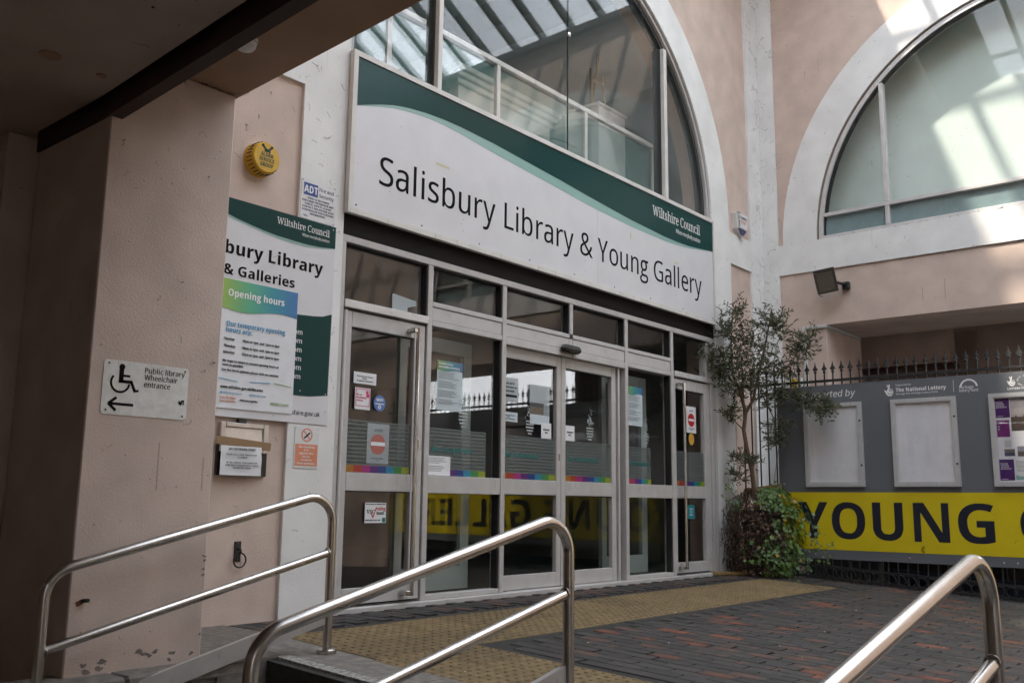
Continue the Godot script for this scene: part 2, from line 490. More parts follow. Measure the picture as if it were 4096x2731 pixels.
func brick_mesh(cols: Array, sx: float, sy: float, sz: float) -> Mesh:
	# a paver fired unevenly: colours change along its length
	var st := stool()
	var n: int = cols.size() - 1
	var bv := 0.004
	for k in n:
		var z0: float = -sz / 2 + sz * k / n; var z1: float = -sz / 2 + sz * (k + 1) / n
		var c0: Color = cols[k]; var c1: Color = cols[k + 1]
		for f in [[Vector3(-sx / 2 + bv, 0, 0), Vector3(sx / 2 - bv, 0, 0), Vector3(0, 1, 0)], [Vector3(sx / 2 - bv, 0, 0), Vector3(sx / 2, -bv, 0), Vector3(1, 1, 0)], [Vector3(-sx / 2, -bv, 0), Vector3(-sx / 2 + bv, 0, 0), Vector3(-1, 1, 0)], [Vector3(sx / 2, -bv, 0), Vector3(sx / 2, -sy, 0), Vector3(1, 0, 0)], [Vector3(-sx / 2, -sy, 0), Vector3(-sx / 2, -bv, 0), Vector3(-1, 0, 0)]]:
			var q := [[f[0] + Vector3(0, 0, z0), c0], [f[1] + Vector3(0, 0, z0), c0], [f[1] + Vector3(0, 0, z1), c1], [f[0] + Vector3(0, 0, z1), c1]]
			for t in [[0, 1, 2], [0, 2, 3]]:
				var a = q[t[0]]; var b = q[t[1]]; var c = q[t[2]]
				if (b[0] - a[0]).cross(c[0] - a[0]).dot(f[2]) > 0:
					var s = b; b = c; c = s
				for v in [a, b, c]:
					st.set_color(v[1]); st.set_normal(f[2].normalized()); st.set_uv(Vector2(v[0].x, v[0].z)); st.add_vertex(v[0])
	for z in [-sz / 2, sz / 2]:
		st.set_color(cols[0] if z < 0 else cols[-1])
		quad(st, Vector3(-sx / 2, -bv, z), Vector3(sx / 2, -bv, z), Vector3(sx / 2, -sy, z), Vector3(-sx / 2, -sy, z), Vector3(0, 0, signf(z)))
	return st.commit()

func tactile_mesh(w: float, d: float) -> Mesh:
	var st := stool()
	add_box(st, Vector3(-w / 2, -0.03, -d / 2), Vector3(w / 2, 0, d / 2), 0.004)
	for i in 6:
		for j in 6:
			var c := Vector3((i + 0.5) / 6 * w - w / 2, 0, (j + 0.5) / 6 * d - d / 2)
			var seg := 8
			for k in seg:
				var a0 := TAU * k / seg; var a1 := TAU * (k + 1) / seg
				var e0 := Vector3(cos(a0), 0, sin(a0)); var e1 := Vector3(cos(a1), 0, sin(a1))
				var n := (e0 + e1 + Vector3(0, 1.4, 0)).normalized()
				quad(st, c + e0 * 0.0135, c + e1 * 0.0135, c + e1 * 0.009 + Vector3(0, 0.006, 0), c + e0 * 0.009 + Vector3(0, 0.006, 0), n)
				tri(st, c + Vector3(0, 0.0063, 0), c + e0 * 0.009 + Vector3(0, 0.006, 0), c + e1 * 0.009 + Vector3(0, 0.006, 0), Vector3.UP)
	return st.commit()

func seen_size(p: Vector3) -> float:
	var q := cam.transform.affine_inverse() * p
	if q.z > -0.3: return 0.0
	var sx := q.x / -q.z; var sy := q.y / -q.z
	if absf(sx) > 0.56 or absf(sy) > 0.375: return 0.0
	return absf(q.normalized().dot(cam.basis.inverse() * Vector3.UP)) / q.length_squared()

func on_court(x: float, z: float, lift := 0.0) -> Transform3D:
	var b := Basis.IDENTITY if z < 0.4 else Basis(Vector3.RIGHT, atan(0.05))
	return Transform3D(b, Vector3(x, gy(z) + lift, z))

func build_ground():
	var g := structure("ground", "plain dark ground far outside the courtyard", Vector3(0, -1.6, 0))
	box(g, "earth", "earth", Vector3(-300, -2.1, -300), Vector3(300, -1.6, 300))
	var pav := structure("paving", "dark clay brick paving with buff blister tiles in front of the doors", Vector3(6, 0, 2))
	put(pav, "bed", slab_mesh(3.0, -0.4, 11.3, 12.0, -0.007, 1.5), "joint")
	var bm := StandardMaterial3D.new(); bm.resource_name = "brickmix"; bm.vertex_color_use_as_albedo = true; bm.roughness = 0.66
	bm.albedo_texture = M["brick0"].albedo_texture; bm.normal_enabled = true; bm.normal_texture = M["brick0"].normal_texture; bm.normal_scale = 0.5
	bm.uv1_triplanar = true; bm.uv1_world_triplanar = true; bm.uv1_scale = Vector3.ONE / 0.43
	M["brickmix"] = bm
	# tactile tiles: two rows along the doors, two columns at the head of the steps
	var tm := tactile_mesh(0.41, 0.405); var tm2 := tactile_mesh(0.392, 0.378)
	for j in 2:
		for i in 15:
			var x := 3.445 + (i + 0.5) * 0.4135; var z := 0.56 + (j + 0.5) * 0.41
			put(pav, "tactile_tile", tm, "tactile%d" % (rng.randi() % 3), on_court(x, z, rng.randf_range(-0.0015, 0.0015)))
	for j in 9:
		for i in 2:
			var x := 3.405 + (i + 0.5) * 0.396; var z := 1.385 + (j + 0.5) * 0.382
			put(pav, "tactile_tile", tm2, "tactile%d" % (rng.randi() % 3), on_court(x, z, rng.randf_range(-0.0015, 0.0015)))
	# bricks on edge, running out from the doors
	var spots := []
	var nx := 66; var nz := 27
	for i in nx:
		for j in nz:
			var x := 3.50 + i * 0.1045; var z := 0.15 + j * 0.222 + (0.111 if i % 2 else 0.0)
			if rng.randf() < 0.12: z += rng.randf_range(-0.02, 0.02)
			if z > 0.45 and z < 1.49 and x < 9.70: continue
			if z >= 1.3 and x < 4.25: continue
			if x > 10.33: continue
			spots.append([seen_size(Vector3(x, gy(z), z)), x, z])
	spots.sort_custom(func(a, b): return a[0] > b[0])
	var dark := []
	for k in 6: dark.append([0.046, 0.038, 0.055, 0.043, 0.050, 0.060][k])
	var variants := []
	for k in 12:
		var v: float = dark[k % 6]; var w: float = [1.02, 1.04, 1.08, 1.0, 1.10, 1.05][k % 6]
		var d := Color(v * w * 1.06, v * 0.99, v * 0.92)
		var o := Color(0.22, 0.078, 0.040) if k % 2 else Color(0.16, 0.066, 0.040)
		if k < 6: variants.append([d, d * 0.94, d * 1.05, d])
		elif k == 6: variants.append([d, o, o, o * 0.9, d])
		elif k == 7: variants.append([o, o, o * 0.95, o])
		elif k == 8: variants.append([d, d, o * 0.9, o])
		elif k == 9: variants.append([o * 0.5, o, o * 0.6, d])
		elif k == 10: variants.append([Color(0.13, 0.075, 0.055), d, d, Color(0.11, 0.07, 0.055)])
		else: variants.append([d, Color(0.12, 0.066, 0.048), Color(0.14, 0.07, 0.05), d])
	var meshes := []
	for v in variants: meshes.append(brick_mesh(v, 0.099, 0.03, 0.215))
	var rest := stool()
	for k in spots.size():
		var s = spots[k]
		var r := rng.randf()
		var vi := rng.randi() % 6
		if s[2] > 1.2:
			if r < 0.085: vi = 6 + rng.randi() % 4
			elif r < 0.24: vi = 10 + rng.randi() % 2
		elif r < 0.45: vi = 10 + rng.randi() % 2
		var t := on_court(s[1], s[2], rng.randf_range(-0.0018, 0.0012))
		if rng.randf() < 0.5: t.basis = t.basis * Basis(Vector3.UP, PI)
		t.basis = t.basis * Basis(Vector3.UP, rng.randf_range(-0.006, 0.006))
		if k < 300: put(pav, "brick", meshes[vi], "brickmix", t)
		else: rest.append_from(meshes[vi], 0, t)
	var ro := put(pav, "brick", rest.commit(), "brickmix")
	ro.name = "further_bricks"; ro.set_meta("kind", "stuff")
	# concrete edging at the head of the steps and beside the pier
	put(pav, "edging_slab", slab_mesh(3.13, 0.62, 3.43, 1.9, 0.0, 0.2), "concrete")
	put(pav, "edging_slab", slab_mesh(3.13, 1.906, 3.43, 3.2, 0.0, 0.2), "concrete")
	put(pav, "edging_slab", slab_mesh(3.13, 3.206, 3.43, 5.4, 0.0, 0.2), "concrete")
	put(pav, "landing_slab", slab_mesh(2.72, 0.0, 3.127, 1.052, 0.0, 0.2), "slab")
	put(pav, "landing_slab", slab_mesh(3.13, 0.0, 3.43, 0.615, 0.0, 0.2), "slab")
	# the flight of steps down towards the arcade
	var st := structure("steps", "shallow stone steps with a white painted nosing leading down under the arcade", Vector3(2, -0.5, 3))
	put(st, "nosing", slab_mesh(3.052, 1.06, 3.127, 5.4, 0.006, 0.055), "nosing")
	var pf := RandomNumberGenerator.new(); pf.seed = 5
	for k in 6:
		var y := -0.125 * (k + 1)
		var x1 := 3.085 - 0.44 * k; var x0 := x1 - 0.46
		put(st, "riser", slab_mesh(x1, 1.06, x1 + 0.04, 5.4, y + 0.068, 0.25), "slab")
		put(st, "tread", slab_mesh(x0, 1.055, x1, 5.4, y, 0.16), "slab")
		if k > 0: put(st, "nosing", slab_mesh(x1 - 0.03, 1.06, x1 + 0.045, 5.4, y + 0.131, 0.05), "nosing")
	var fl := structure("arcade_floor", "dark stone floor of the arcade at the foot of the steps", Vector3(-1, -0.9, 3))
	box(fl, "floor", "slab", Vector3(-3.0, -1.4, -5), Vector3(3.0, -0.98, 12))
	var kb := structure("side_kerb", "rough stone kerb with a worn coping along the foot of the pink pier", Vector3(2, -0.5, 0.95))
	box(kb, "kerb_wall", "slab", Vector3(0.5, -1.0, 0.80), Vector3(3.04, -0.095, 1.035))
	var x := 0.5
	while x < 3.04:
		var x2 := minf(x + rng.randf_range(0.75, 0.95), 3.05)
		if 3.05 - x2 < 0.3: x2 = 3.05
		box(kb, "coping_stone", "concrete", Vector3(x + 0.003, -0.093, 0.78), Vector3(x2 - 0.003, -0.028 + rng.randf_range(-0.003, 0.003), 1.053), 0.012)
		x = x2

func build_library():
	var b := thing("library_building", "pale pink rendered library front with white arch surround and string course", "building", Vector3(7, 0, -0.2))
	var y0 := -0.3; var top := 10.9
	var p := PackedVector2Array([Vector2(1.0, y0), Vector2(4.215, y0), Vector2(4.215, 4.1)])
	p.append_array(arc(6.98, 4.1, 2.765, 2.515, PI - 0.0001, 0.0001, 48))
	p.append_array(PackedVector2Array([Vector2(9.745, 4.1), Vector2(9.745, y0), Vector2(11.5, y0), Vector2(11.5, top), Vector2(1.0, top)]))
	prism(b, "wall", "pink", p, -0.36, -0.014)
	p = PackedVector2Array([Vector2(3.82, y0), Vector2(4.217, y0), Vector2(4.217, 4.1)])
	p.append_array(arc(6.98, 4.1, 2.762, 2.512, PI - 0.0001, 0.0001, 64))
	p.append_array(PackedVector2Array([Vector2(9.742, 4.1), Vector2(9.742, y0), Vector2(10.2, y0), Vector2(10.2, 4.05)]))
	p.append_array(arc(7.0, 4.1, 3.18, 2.93, 0.0, PI, 64))
	prism(b, "arch_surround", "white", p, -0.014, 0.012)
	box(b, "string_course", "white", Vector3(10.201, 3.655, -0.013), Vector3(10.762, 4.045, 0.012))
	box(b, "string_course", "white", Vector3(2.0, 3.655, -0.013), Vector3(3.819, 4.045, 0.012))
	box(b, "corner_pilaster", "white", Vector3(10.764, y0, -0.013), Vector3(11.118, top, 0.012))
	box(b, "bead", "white", Vector3(10.752, y0, -0.013), Vector3(10.763, 3.654, 0.018))
	box(b, "bead", "white", Vector3(10.752, 4.046, -0.013), Vector3(10.763, top, 0.018))
	box(b, "roof_parapet", "white", Vector3(1.0, top, -0.4), Vector3(11.5, top + 0.25, 0.05))

func build_gallery():
	# frame: u = z, v = y, w = 11.13 - x
	var b := thing("gallery_building", "pink rendered gallery wall with a white banded round window above a dark passage", "building", Vector3(3, 0, -11.13), FB)
	var w0 := -11.13
	var lower := PackedVector2Array([Vector2(-0.02, -0.8), Vector2(0.78, -0.8), Vector2(0.78, 2.95), Vector2(6.05, 2.95), Vector2(6.05, -0.8), Vector2(13, -0.8), Vector2(13, 4.03), Vector2(-0.02, 4.03)])
	prism(b, "lower_wall", "pink", lower, w0 - 0.30, w0 - 0.012)
	var upper := PackedVector2Array([Vector2(-0.02, 4.031)])
	upper.append_array(arc(3.34, 4.031, 2.625, 2.625, PI, 0.0, 48))
	upper.append_array(PackedVector2Array([Vector2(13, 4.031), Vector2(13, 8.1), Vector2(-0.02, 8.1)]))
	prism(b, "upper_wall", "pink", upper, w0 - 0.30, w0 - 0.012)
	box(b, "corner_pilaster", "white", Vector3(0.013, -0.8, w0 - 0.011), Vector3(0.215, 8.1, w0 + 0.012))
	box(b, "string_course", "white", Vector3(0.216, 3.64, w0 - 0.011), Vector3(12, 4.03, w0 + 0.012))
	var ring := arc(3.34, 4.031, 3.06, 3.06, 0.0, PI, 64)
	ring.append_array(arc(3.34, 4.031, 2.622, 2.622, PI, 0.0, 64))
	prism(b, "arch_surround", "white", ring, w0 - 0.011, w0 + 0.012)
	# the round window
	var win := thing("arched_window", "large half round window with white bars in the pink gallery wall", "window", Vector3(3.34, 4.03, -11.2), FB)
	var z0 := 3.34
	ring = arc(z0, 4.035, 2.60, 2.60, 0.0, PI, 64); ring.append_array(arc(z0, 4.035, 2.545, 2.545, PI, 0.0, 64))
	prism(win, "frame", "alubright", ring, w0 - 0.12, w0 - 0.02)
	ring = arc(z0, 4.035, 2.543, 2.543, 0.0, PI, 64); ring.append_array(arc(z0, 4.035, 2.525, 2.525, PI, 0.0, 64))
	prism(win, "gasket", "gasket", ring, w0 - 0.11, w0 - 0.045)
	box(win, "sill", "alubright", Vector3(z0 - 2.60, 4.036, w0 - 0.12), Vector3(z0 + 2.60, 4.075, w0 - 0.015), 0.004)
	box(win, "transom", "alubright", Vector3(z0 - 2.52, 4.313, w0 - 0.11), Vector3(z0 + 2.52, 4.360, w0 - 0.012), 0.004)
	for zz in [1.59, 5.09]:
		var h := 4.035 + sqrt(maxf(0, 2.53 * 2.53 - (zz - z0) * (zz - z0)))
		box(win, "mullion", "alubright", Vector3(zz - 0.026, 4.361, w0 - 0.10), Vector3(zz + 0.026, h, w0 - 0.010), 0.004)
		box(win, "mullion", "alubright", Vector3(zz - 0.026, 4.076, w0 - 0.10), Vector3(zz + 0.026, 4.312, w0 - 0.010), 0.004)
	for s in [[0.82, 1.563], [1.617, 5.063], [5.117, 5.86]]:
		box(win, "spandrel_panel", "spandrel", Vector3(s[0], 4.076, w0 - 0.085), Vector3(s[1], 4.312, w0 - 0.065))
	for s in [[0.80, 1.563], [1.617, 5.063], [5.117, 5.88]]:
		var pp := PackedVector2Array([Vector2(s[0], 4.361), Vector2(s[1], 4.361)])
		var n := 24
		for k in n + 1:
			var u: float = lerpf(s[1], s[0], float(k) / n)
			pp.append(Vector2(u, maxf(4.37, 4.035 + sqrt(maxf(0, 2.53 * 2.53 - (u - z0) * (u - z0))))))
		prism(win, "pane", "pane_tint", pp, w0 - 0.08, w0 - 0.07)
	# pale room behind it
	var room := structure("gallery_room", "pale partition and ceiling just inside the round window", Vector3(12, 4, 3))
	box(room, "partition", "partition", Vector3(11.62, 3.96, 0.2), Vector3(11.72, 7.4, 6.6))
	box(room, "floor", "roomlight", Vector3(11.44, 3.90, 0.2), Vector3(11.619, 3.959, 6.6))
	box(room, "ceiling", "roomlight", Vector3(11.44, 6.72, 0.2), Vector3(11.619, 6.8, 6.6))
	box(room, "side_wall", "roomlight", Vector3(11.44, 3.96, 0.15), Vector3(11.619, 6.72, 0.199))
	box(room, "side_wall", "roomlight", Vector3(11.44, 3.96, 6.6), Vector3(11.619, 6.72, 6.65))
	# the passage under it
	var u := thing("undercroft", "dim pink walled passage with beams behind the spiked railing", "passage", Vector3(12.5, -0.4, 2))
	box(u, "return_wall", "pink", Vector3(11.432, -0.8, 0.40), Vector3(12.3, 2.949, 0.78))
	box(u, "side_wall", "pink", Vector3(12.302, -0.8, 0.30), Vector3(15.0, 3.4, 0.40))
	box(u, "back_wall", "pink", Vector3(14.4, -0.8, 0.42), Vector3(14.6, 3.4, 3.6))
	box(u, "ceiling", "ceiling", Vector3(11.432, 2.951, 0.40), Vector3(12.3, 3.4, 8.2))
	box(u, "ceiling", "ceiling", Vector3(12.302, 3.25, 0.40), Vector3(15.0, 3.4, 3.72))
	box(u, "beam", "pink", Vector3(12.75, 2.60, 0.42), Vector3(13.0, 3.24, 1.75))
	box(u, "beam", "darktimber", Vector3(12.72, 2.55, 0.42), Vector3(13.03, 2.598, 1.78))
	box(u, "beam", "pink", Vector3(13.3, 2.45, 1.95), Vector3(13.6, 3.24, 3.6))
	box(u, "dividing_wall", "pink", Vector3(12.302, -0.8, 3.61), Vector3(15.0, 3.24, 3.72))

func build_arcade():
	var b := thing("arcade_building", "dark arcade with tan soffit and pink pier at the left of the entrance", "building", Vector3(2.4, 0, 0.5))
	box(b, "pier", "pink", Vector3(2.042, -1.0, 0.10), Vector3(2.722, 2.926, 0.89), 0.006)
	box(b, "side_wall", "pink", Vector3(1.88, -1.0, -4.5), Vector3(2.041, 2.66, 0.098))
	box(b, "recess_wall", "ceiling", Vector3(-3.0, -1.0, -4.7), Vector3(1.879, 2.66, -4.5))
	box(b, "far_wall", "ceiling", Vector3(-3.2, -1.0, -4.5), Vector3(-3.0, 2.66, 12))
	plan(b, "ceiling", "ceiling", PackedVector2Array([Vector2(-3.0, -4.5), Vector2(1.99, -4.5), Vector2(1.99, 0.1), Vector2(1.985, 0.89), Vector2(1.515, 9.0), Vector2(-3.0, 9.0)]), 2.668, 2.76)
	plan(b, "fascia_board", "darktimber", PackedVector2Array([Vector2(2.028, 0.1), Vector2(2.028, 0.89), Vector2(1.56, 9.0), Vector2(1.62, 9.0), Vector2(2.098, 0.89), Vector2(2.098 + 0.045, 0.1)]), 2.590, 2.925)
	for q in [[1.63, 1.14, 0.045], [1.87, 1.12, 0.022]]:
		put(b, "blanking_plate", lathe([Vector2(0, -0.006), Vector2(q[2], -0.005), Vector2(q[2], 0.0)], 18), "tan", Transform3D(Basis.IDENTITY, Vector3(q[0], 2.667, q[1])))
	var cr := RandomNumberGenerator.new(); cr.seed = 77
	for k in 16:
		# flaked paint along the foot and edges of the pier
		var at := Vector2(cr.randf_range(2.06, 2.70), cr.randf_range(-0.02, 0.05)) if k < 11 else Vector2(2.708, cr.randf_range(0.05, 0.5))
		var fp := PackedVector2Array()
		for j in 9: fp.append(at + Vector2(cos(TAU * j / 9) * 1.7, sin(TAU * j / 9)) * cr.randf_range(0.004, 0.016) * (0.6 if k >= 11 else 1.0))
		prism(b, "bare_patch", "concrete", fp, 0.8902, 0.8908)
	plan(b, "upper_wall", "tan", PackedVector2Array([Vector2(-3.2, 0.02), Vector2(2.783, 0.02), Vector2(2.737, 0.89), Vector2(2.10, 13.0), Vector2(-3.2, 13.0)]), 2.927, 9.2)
	var lamp := thing("bulkhead_lamp", "small round frosted lamp fixed under the tan soffit of the arcade", "lamp", Vector3(2.37, 2.926, 1.5))
	mi(lamp, "body", lathe([Vector2(0.0, 0.0), Vector2(0.055, 0.0), Vector2(0.055, -0.02), Vector2(0.0, -0.02)], 20), "trunking")
	mi(lamp, "diffuser", lathe([Vector2(0.05, -0.021), Vector2(0.048, -0.04), Vector2(0.036, -0.056), Vector2(0.0, -0.062)], 20), "whiteprint")

func build_roof():
	var r := thing("glass_roof", "pitched patent glazed roof with dark rafters over the courtyard", "roof", Vector3(6.8, 8.1, 5))
	var ridge := Vector2(6.75, 10.37)
	for side in [[Vector2(11.12, 8.1)], [Vector2(2.3, 8.75)]]:
		var foot: Vector2 = side[0]
		var d := (ridge - foot); var ln := d.length(); var ang := atan2(d.y, d.x)
		var nrm := Vector2(-sin(ang), cos(ang)) * signf(cos(ang))
		var z := 1.18
		while z < 12.5:
			var c := (foot + ridge) / 2
			var bas := Basis(Vector3.BACK, ang)
			put(r, "rafter", box_mesh(Vector3(ln, 0.14, 0.065)), "rafter", Transform3D(bas, Vector3(c.x, c.y, z)))
			var cp := c + nrm * 0.078
			put(r, "pane", box_mesh(Vector3(ln - 0.01, 0.008, 0.545)), "roofglass", Transform3D(bas, Vector3(cp.x, cp.y, z + 0.285)))
			z += 0.57
		for k in [0.33, 0.67]:
			var c2 := foot.lerp(ridge, k) - nrm * 0.095
			box(r, "purlin", "rafter", Vector3(c2.x - 0.03, c2.y - 0.045, 0.05), Vector3(c2.x + 0.03, c2.y + 0.02, 13.0))
		var cs := (foot + ridge) / 2
		put(r, "lead_flashing", box_mesh(Vector3(ln + 0.02, 0.05, 1.11)), "lead", Transform3D(Basis(Vector3.BACK, ang), Vector3(cs.x, cs.y + 0.02, 0.605)))
	box(r, "ridge_beam", "rafter", Vector3(6.69, 10.30, 0.05), Vector3(6.81, 10.45, 13.0))
	box(r, "gutter", "lead", Vector3(10.98, 7.96, 0.05), Vector3(11.10, 8.06, 13.0))

func build_surroundings():
	var e := thing("end_building", "plain rendered building closing the far end of the courtyard", "building", Vector3(6, -1, 13))
	box(e, "wall", "endwall", Vector3(-3.2, -1.0, 13.0), Vector3(11.4, 10.8, 13.4))
	for k in 4: box(e, "window", "aludark", Vector3(2.2 + k * 2.3, 4.2, 12.96), Vector3(3.4 + k * 2.3, 6.4, 13.0))
	var s := thing("street_building", "sunlit white building across the street beyond the passage", "building", Vector3(24, -1, 9))
	box(s, "wall", "farwhite", Vector3(22.0, -1.0, -4.0), Vector3(24.0, 3.3, 24.0))
	for k in 6: box(s, "window", "aludark", Vector3(21.96, 0.6, -1.0 + k * 4.0), Vector3(22.0, 2.2, 0.4 + k * 4.0))

func build_interiors():
	var r := structure("library_lobby", "dim lobby behind the glass doors", Vector3(7, 0, -2.5))
	box(r, "floor", "carpet", Vector3(3.0, -0.2, -14.0), Vector3(11.0, -0.002, -0.12))
	box(r, "back_wall", "lobbywall", Vector3(2.9, -0.2, -14.2), Vector3(11.1, 2.76, -14.0))
	box(r, "side_wall", "lobbywall", Vector3(2.9, -0.2, -14.0), Vector3(3.0, 2.76, -0.37))
	box(r, "side_wall", "lobbywall", Vector3(11.0, -0.2, -14.0), Vector3(11.1, 2.76, -0.37))
	box(r, "ceiling", "lobbywall", Vector3(3.0, 2.665, -14.0), Vector3(11.0, 2.755, -0.13))
	for x in [5.18, 7.97]:
		var d := thing("inner_door", "pale inner sliding door leaf seen through the " + ("left" if x < 6 else "right") + " fixed glass panel", "door", Vector3(x + 0.4, 0, -0.30), FA, "inner sliding doors")
		box(d, "bottom_rail", "innerframe", Vector3(x - 0.1, 0.06, -0.32), Vector3(x + 0.74, 0.24, -0.28))
		box(d, "stile", "innerframe", Vector3(x + 0.64, 0.241, -0.32), Vector3(x + 0.74, 1.98, -0.28))
		box(d, "stile", "innerframe", Vector3(x - 0.1, 0.241, -0.32), Vector3(x - 0.02, 1.98, -0.28))
		box(d, "top_rail", "innerframe", Vector3(x - 0.1, 1.981, -0.32), Vector3(x + 0.74, 2.10, -0.28))
		box(d, "pane", "pane", Vector3(x - 0.02, 0.241, -0.306), Vector3(x + 0.64, 1.98, -0.298))
	# the upper gallery behind the arched window
	var u := structure("upper_gallery", "pale upper gallery behind the arched window", Vector3(7, 4, -3))
	box(u, "floor", "roomlight", Vector3(1.2, 2.76, -6.0), Vector3(12.2, 4.03, -0.37))
	box(u, "back_wall", "roomlight", Vector3(1.2, 4.03, -6.2), Vector3(12.2, 8.3, -6.0))
	box(u, "side_wall", "roomlight", Vector3(1.1, 4.03, -6.0), Vector3(1.2, 8.3, -0.37))
	box(u, "side_wall", "roomlight", Vector3(12.2, 4.03, -6.0), Vector3(12.3, 8.3, -0.37))
	box(u, "ceiling", "roomlight", Vector3(1.2, 7.3, -6.0), Vector3(12.2, 7.4, -0.37))
	box(u, "ceiling_beam", "lobbywall", Vector3(8.6, 6.9, -6.0), Vector3(9.1, 7.3, -0.37))
	var bal := thing("glass_balustrade", "white railed glass balustrade along the edge of the upper gallery", "balustrade", Vector3(6.9, 4.03, -0.6))
	box(bal, "handrail", "cream", Vector3(4.25, 5.02, -0.625), Vector3(9.5, 5.075, -0.575), 0.006)
	var posts := [5.12, 6.56, 8.03, 9.44]
	for px in posts: box(bal, "post", "cream", Vector3(px - 0.025, 4.03, -0.62), Vector3(px + 0.025, 5.019, -0.58))
	for k in 3: box(bal, "pane", "balglass", Vector3(posts[k] + 0.03, 4.12, -0.605), Vector3(posts[k + 1] - 0.03, 4.98, -0.595))
	box(bal, "pane", "balglass", Vector3(4.27, 4.12, -0.605), Vector3(5.09, 4.98, -0.595))
	var cab := thing("display_cabinet", "tall white display plinth behind the balustrade in the upper gallery", "plinth", Vector3(8.95, 4.03, -1.0))
	box(cab, "body", "farwhite", Vector3(8.66, 4.03, -1.35), Vector3(9.22, 5.40, -0.85), 0.006)
	box(cab, "top", "farwhite", Vector3(8.64, 5.402, -1.37), Vector3(9.24, 5.44, -0.83), 0.006)
	var ea := thing("easel", "slim wooden easel standing behind the white plinth upstairs", "easel", Vector3(9.5, 4.03, -1.5))
	tube(ea, "leg", "wood", [Vector3(9.30, 4.03, -1.40), Vector3(9.44, 6.35, -1.52)], 0.018, 6)
	tube(ea, "leg", "wood", [Vector3(9.78, 4.03, -1.40), Vector3(9.70, 6.33, -1.52)], 0.018, 6)
	tube(ea, "mast", "wood", [Vector3(9.50, 4.03, -1.85), Vector3(9.62, 6.62, -1.52)], 0.02, 6)
	tube(ea, "crossbar", "wood", [Vector3(9.44, 6.2, -1.505), Vector3(9.71, 6.2, -1.505)], 0.018, 6)
	var mo := thing("moulded_screen", "cream moulded screen with columns inside the arched window", "screen", Vector3(8, 4.03, -1.5))
	for k in 3: box(mo, "cornice", "cream", Vector3(6.85 - k * 0.03, 5.20 + k * 0.07, -1.62), Vector3(8.55 + k * 0.03, 5.26 + k * 0.07, -1.42 + k * 0.03), 0.008)
	box(mo, "frieze", "cream", Vector3(6.9, 4.95, -1.60), Vector3(8.5, 5.198, -1.46))
	for cx in [7.0, 8.4]:
		put(mo, "column", lathe([Vector2(0.11, 4.03), Vector2(0.11, 4.12), Vector2(0.075, 4.15), Vector2(0.065, 4.8), Vector2(0.085, 4.84), Vector2(0.1, 4.9), Vector2(0.1, 4.948), Vector2(0, 4.948)], 18), "cream", Transform3D(Basis.IDENTITY, Vector3(cx, 0, -1.53)))

# ---------------------------------------------------------------- the entrance
func pull_handle(parent: Node3D, x: float, y0: float, y1: float, zf := 0.02):
	var h := sub(parent, "pull_handle")
	tube(h, "bar", "chrome", [Vector3(x, y0 + 0.03, 0.065), Vector3(x, y1 - 0.03, 0.065)], 0.0165, 16)
	for y in [y0 + 0.018, y1 - 0.018]:
		box(h, "bracket", "chrome", Vector3(x - 0.055, y - 0.018, zf), Vector3(x - 0.005, y + 0.018, 0.075), 0.006)
		tube(h, "ferrule", "chrome", [Vector3(x, y - 0.02, 0.065), Vector3(x, y + 0.02, 0.065)], 0.0185, 16)

# a glazed leaf: [x0, x1] overall, [g0, g1] glass; z from zb to zf
func leaf(parent: Node3D, x0, x1, g0, g1, ybot, ytop, gy0, gy1, zb, zf, pane_mat := "pane"):
	box(parent, "stile", "alu", Vector3(x0, ybot, zb), Vector3(g0, ytop, zf), 0.003)
	box(parent, "stile", "alu", Vector3(g1, ybot, zb), Vector3(x1, ytop, zf), 0.003)
	box(parent, "top_rail", "alu", Vector3(g0 + 0.001, gy1, zb), Vector3(g1 - 0.001, ytop, zf), 0.003)
	box(parent, "middle_rail", "alu", Vector3(g0 + 0.001, 0.828, zb), Vector3(g1 - 0.001, 0.957, zf), 0.003)
	box(parent, "bottom_rail", "alu", Vector3(g0 + 0.001, ybot, zb), Vector3(g1 - 0.001, gy0, zf), 0.003)
	for s in [[gy0, 0.828], [0.957, gy1]]:
		var zc: float = (zb + zf) / 2
		box(parent, "gasket", "gasket", Vector3(g0, s[1] - 0.008, zc - 0.005), Vector3(g1, s[1], zf - 0.003))
		box(parent, "pane", pane_mat, Vector3(g0, s[0], zc - 0.01), Vector3(g1, s[1], zc - 0.002))

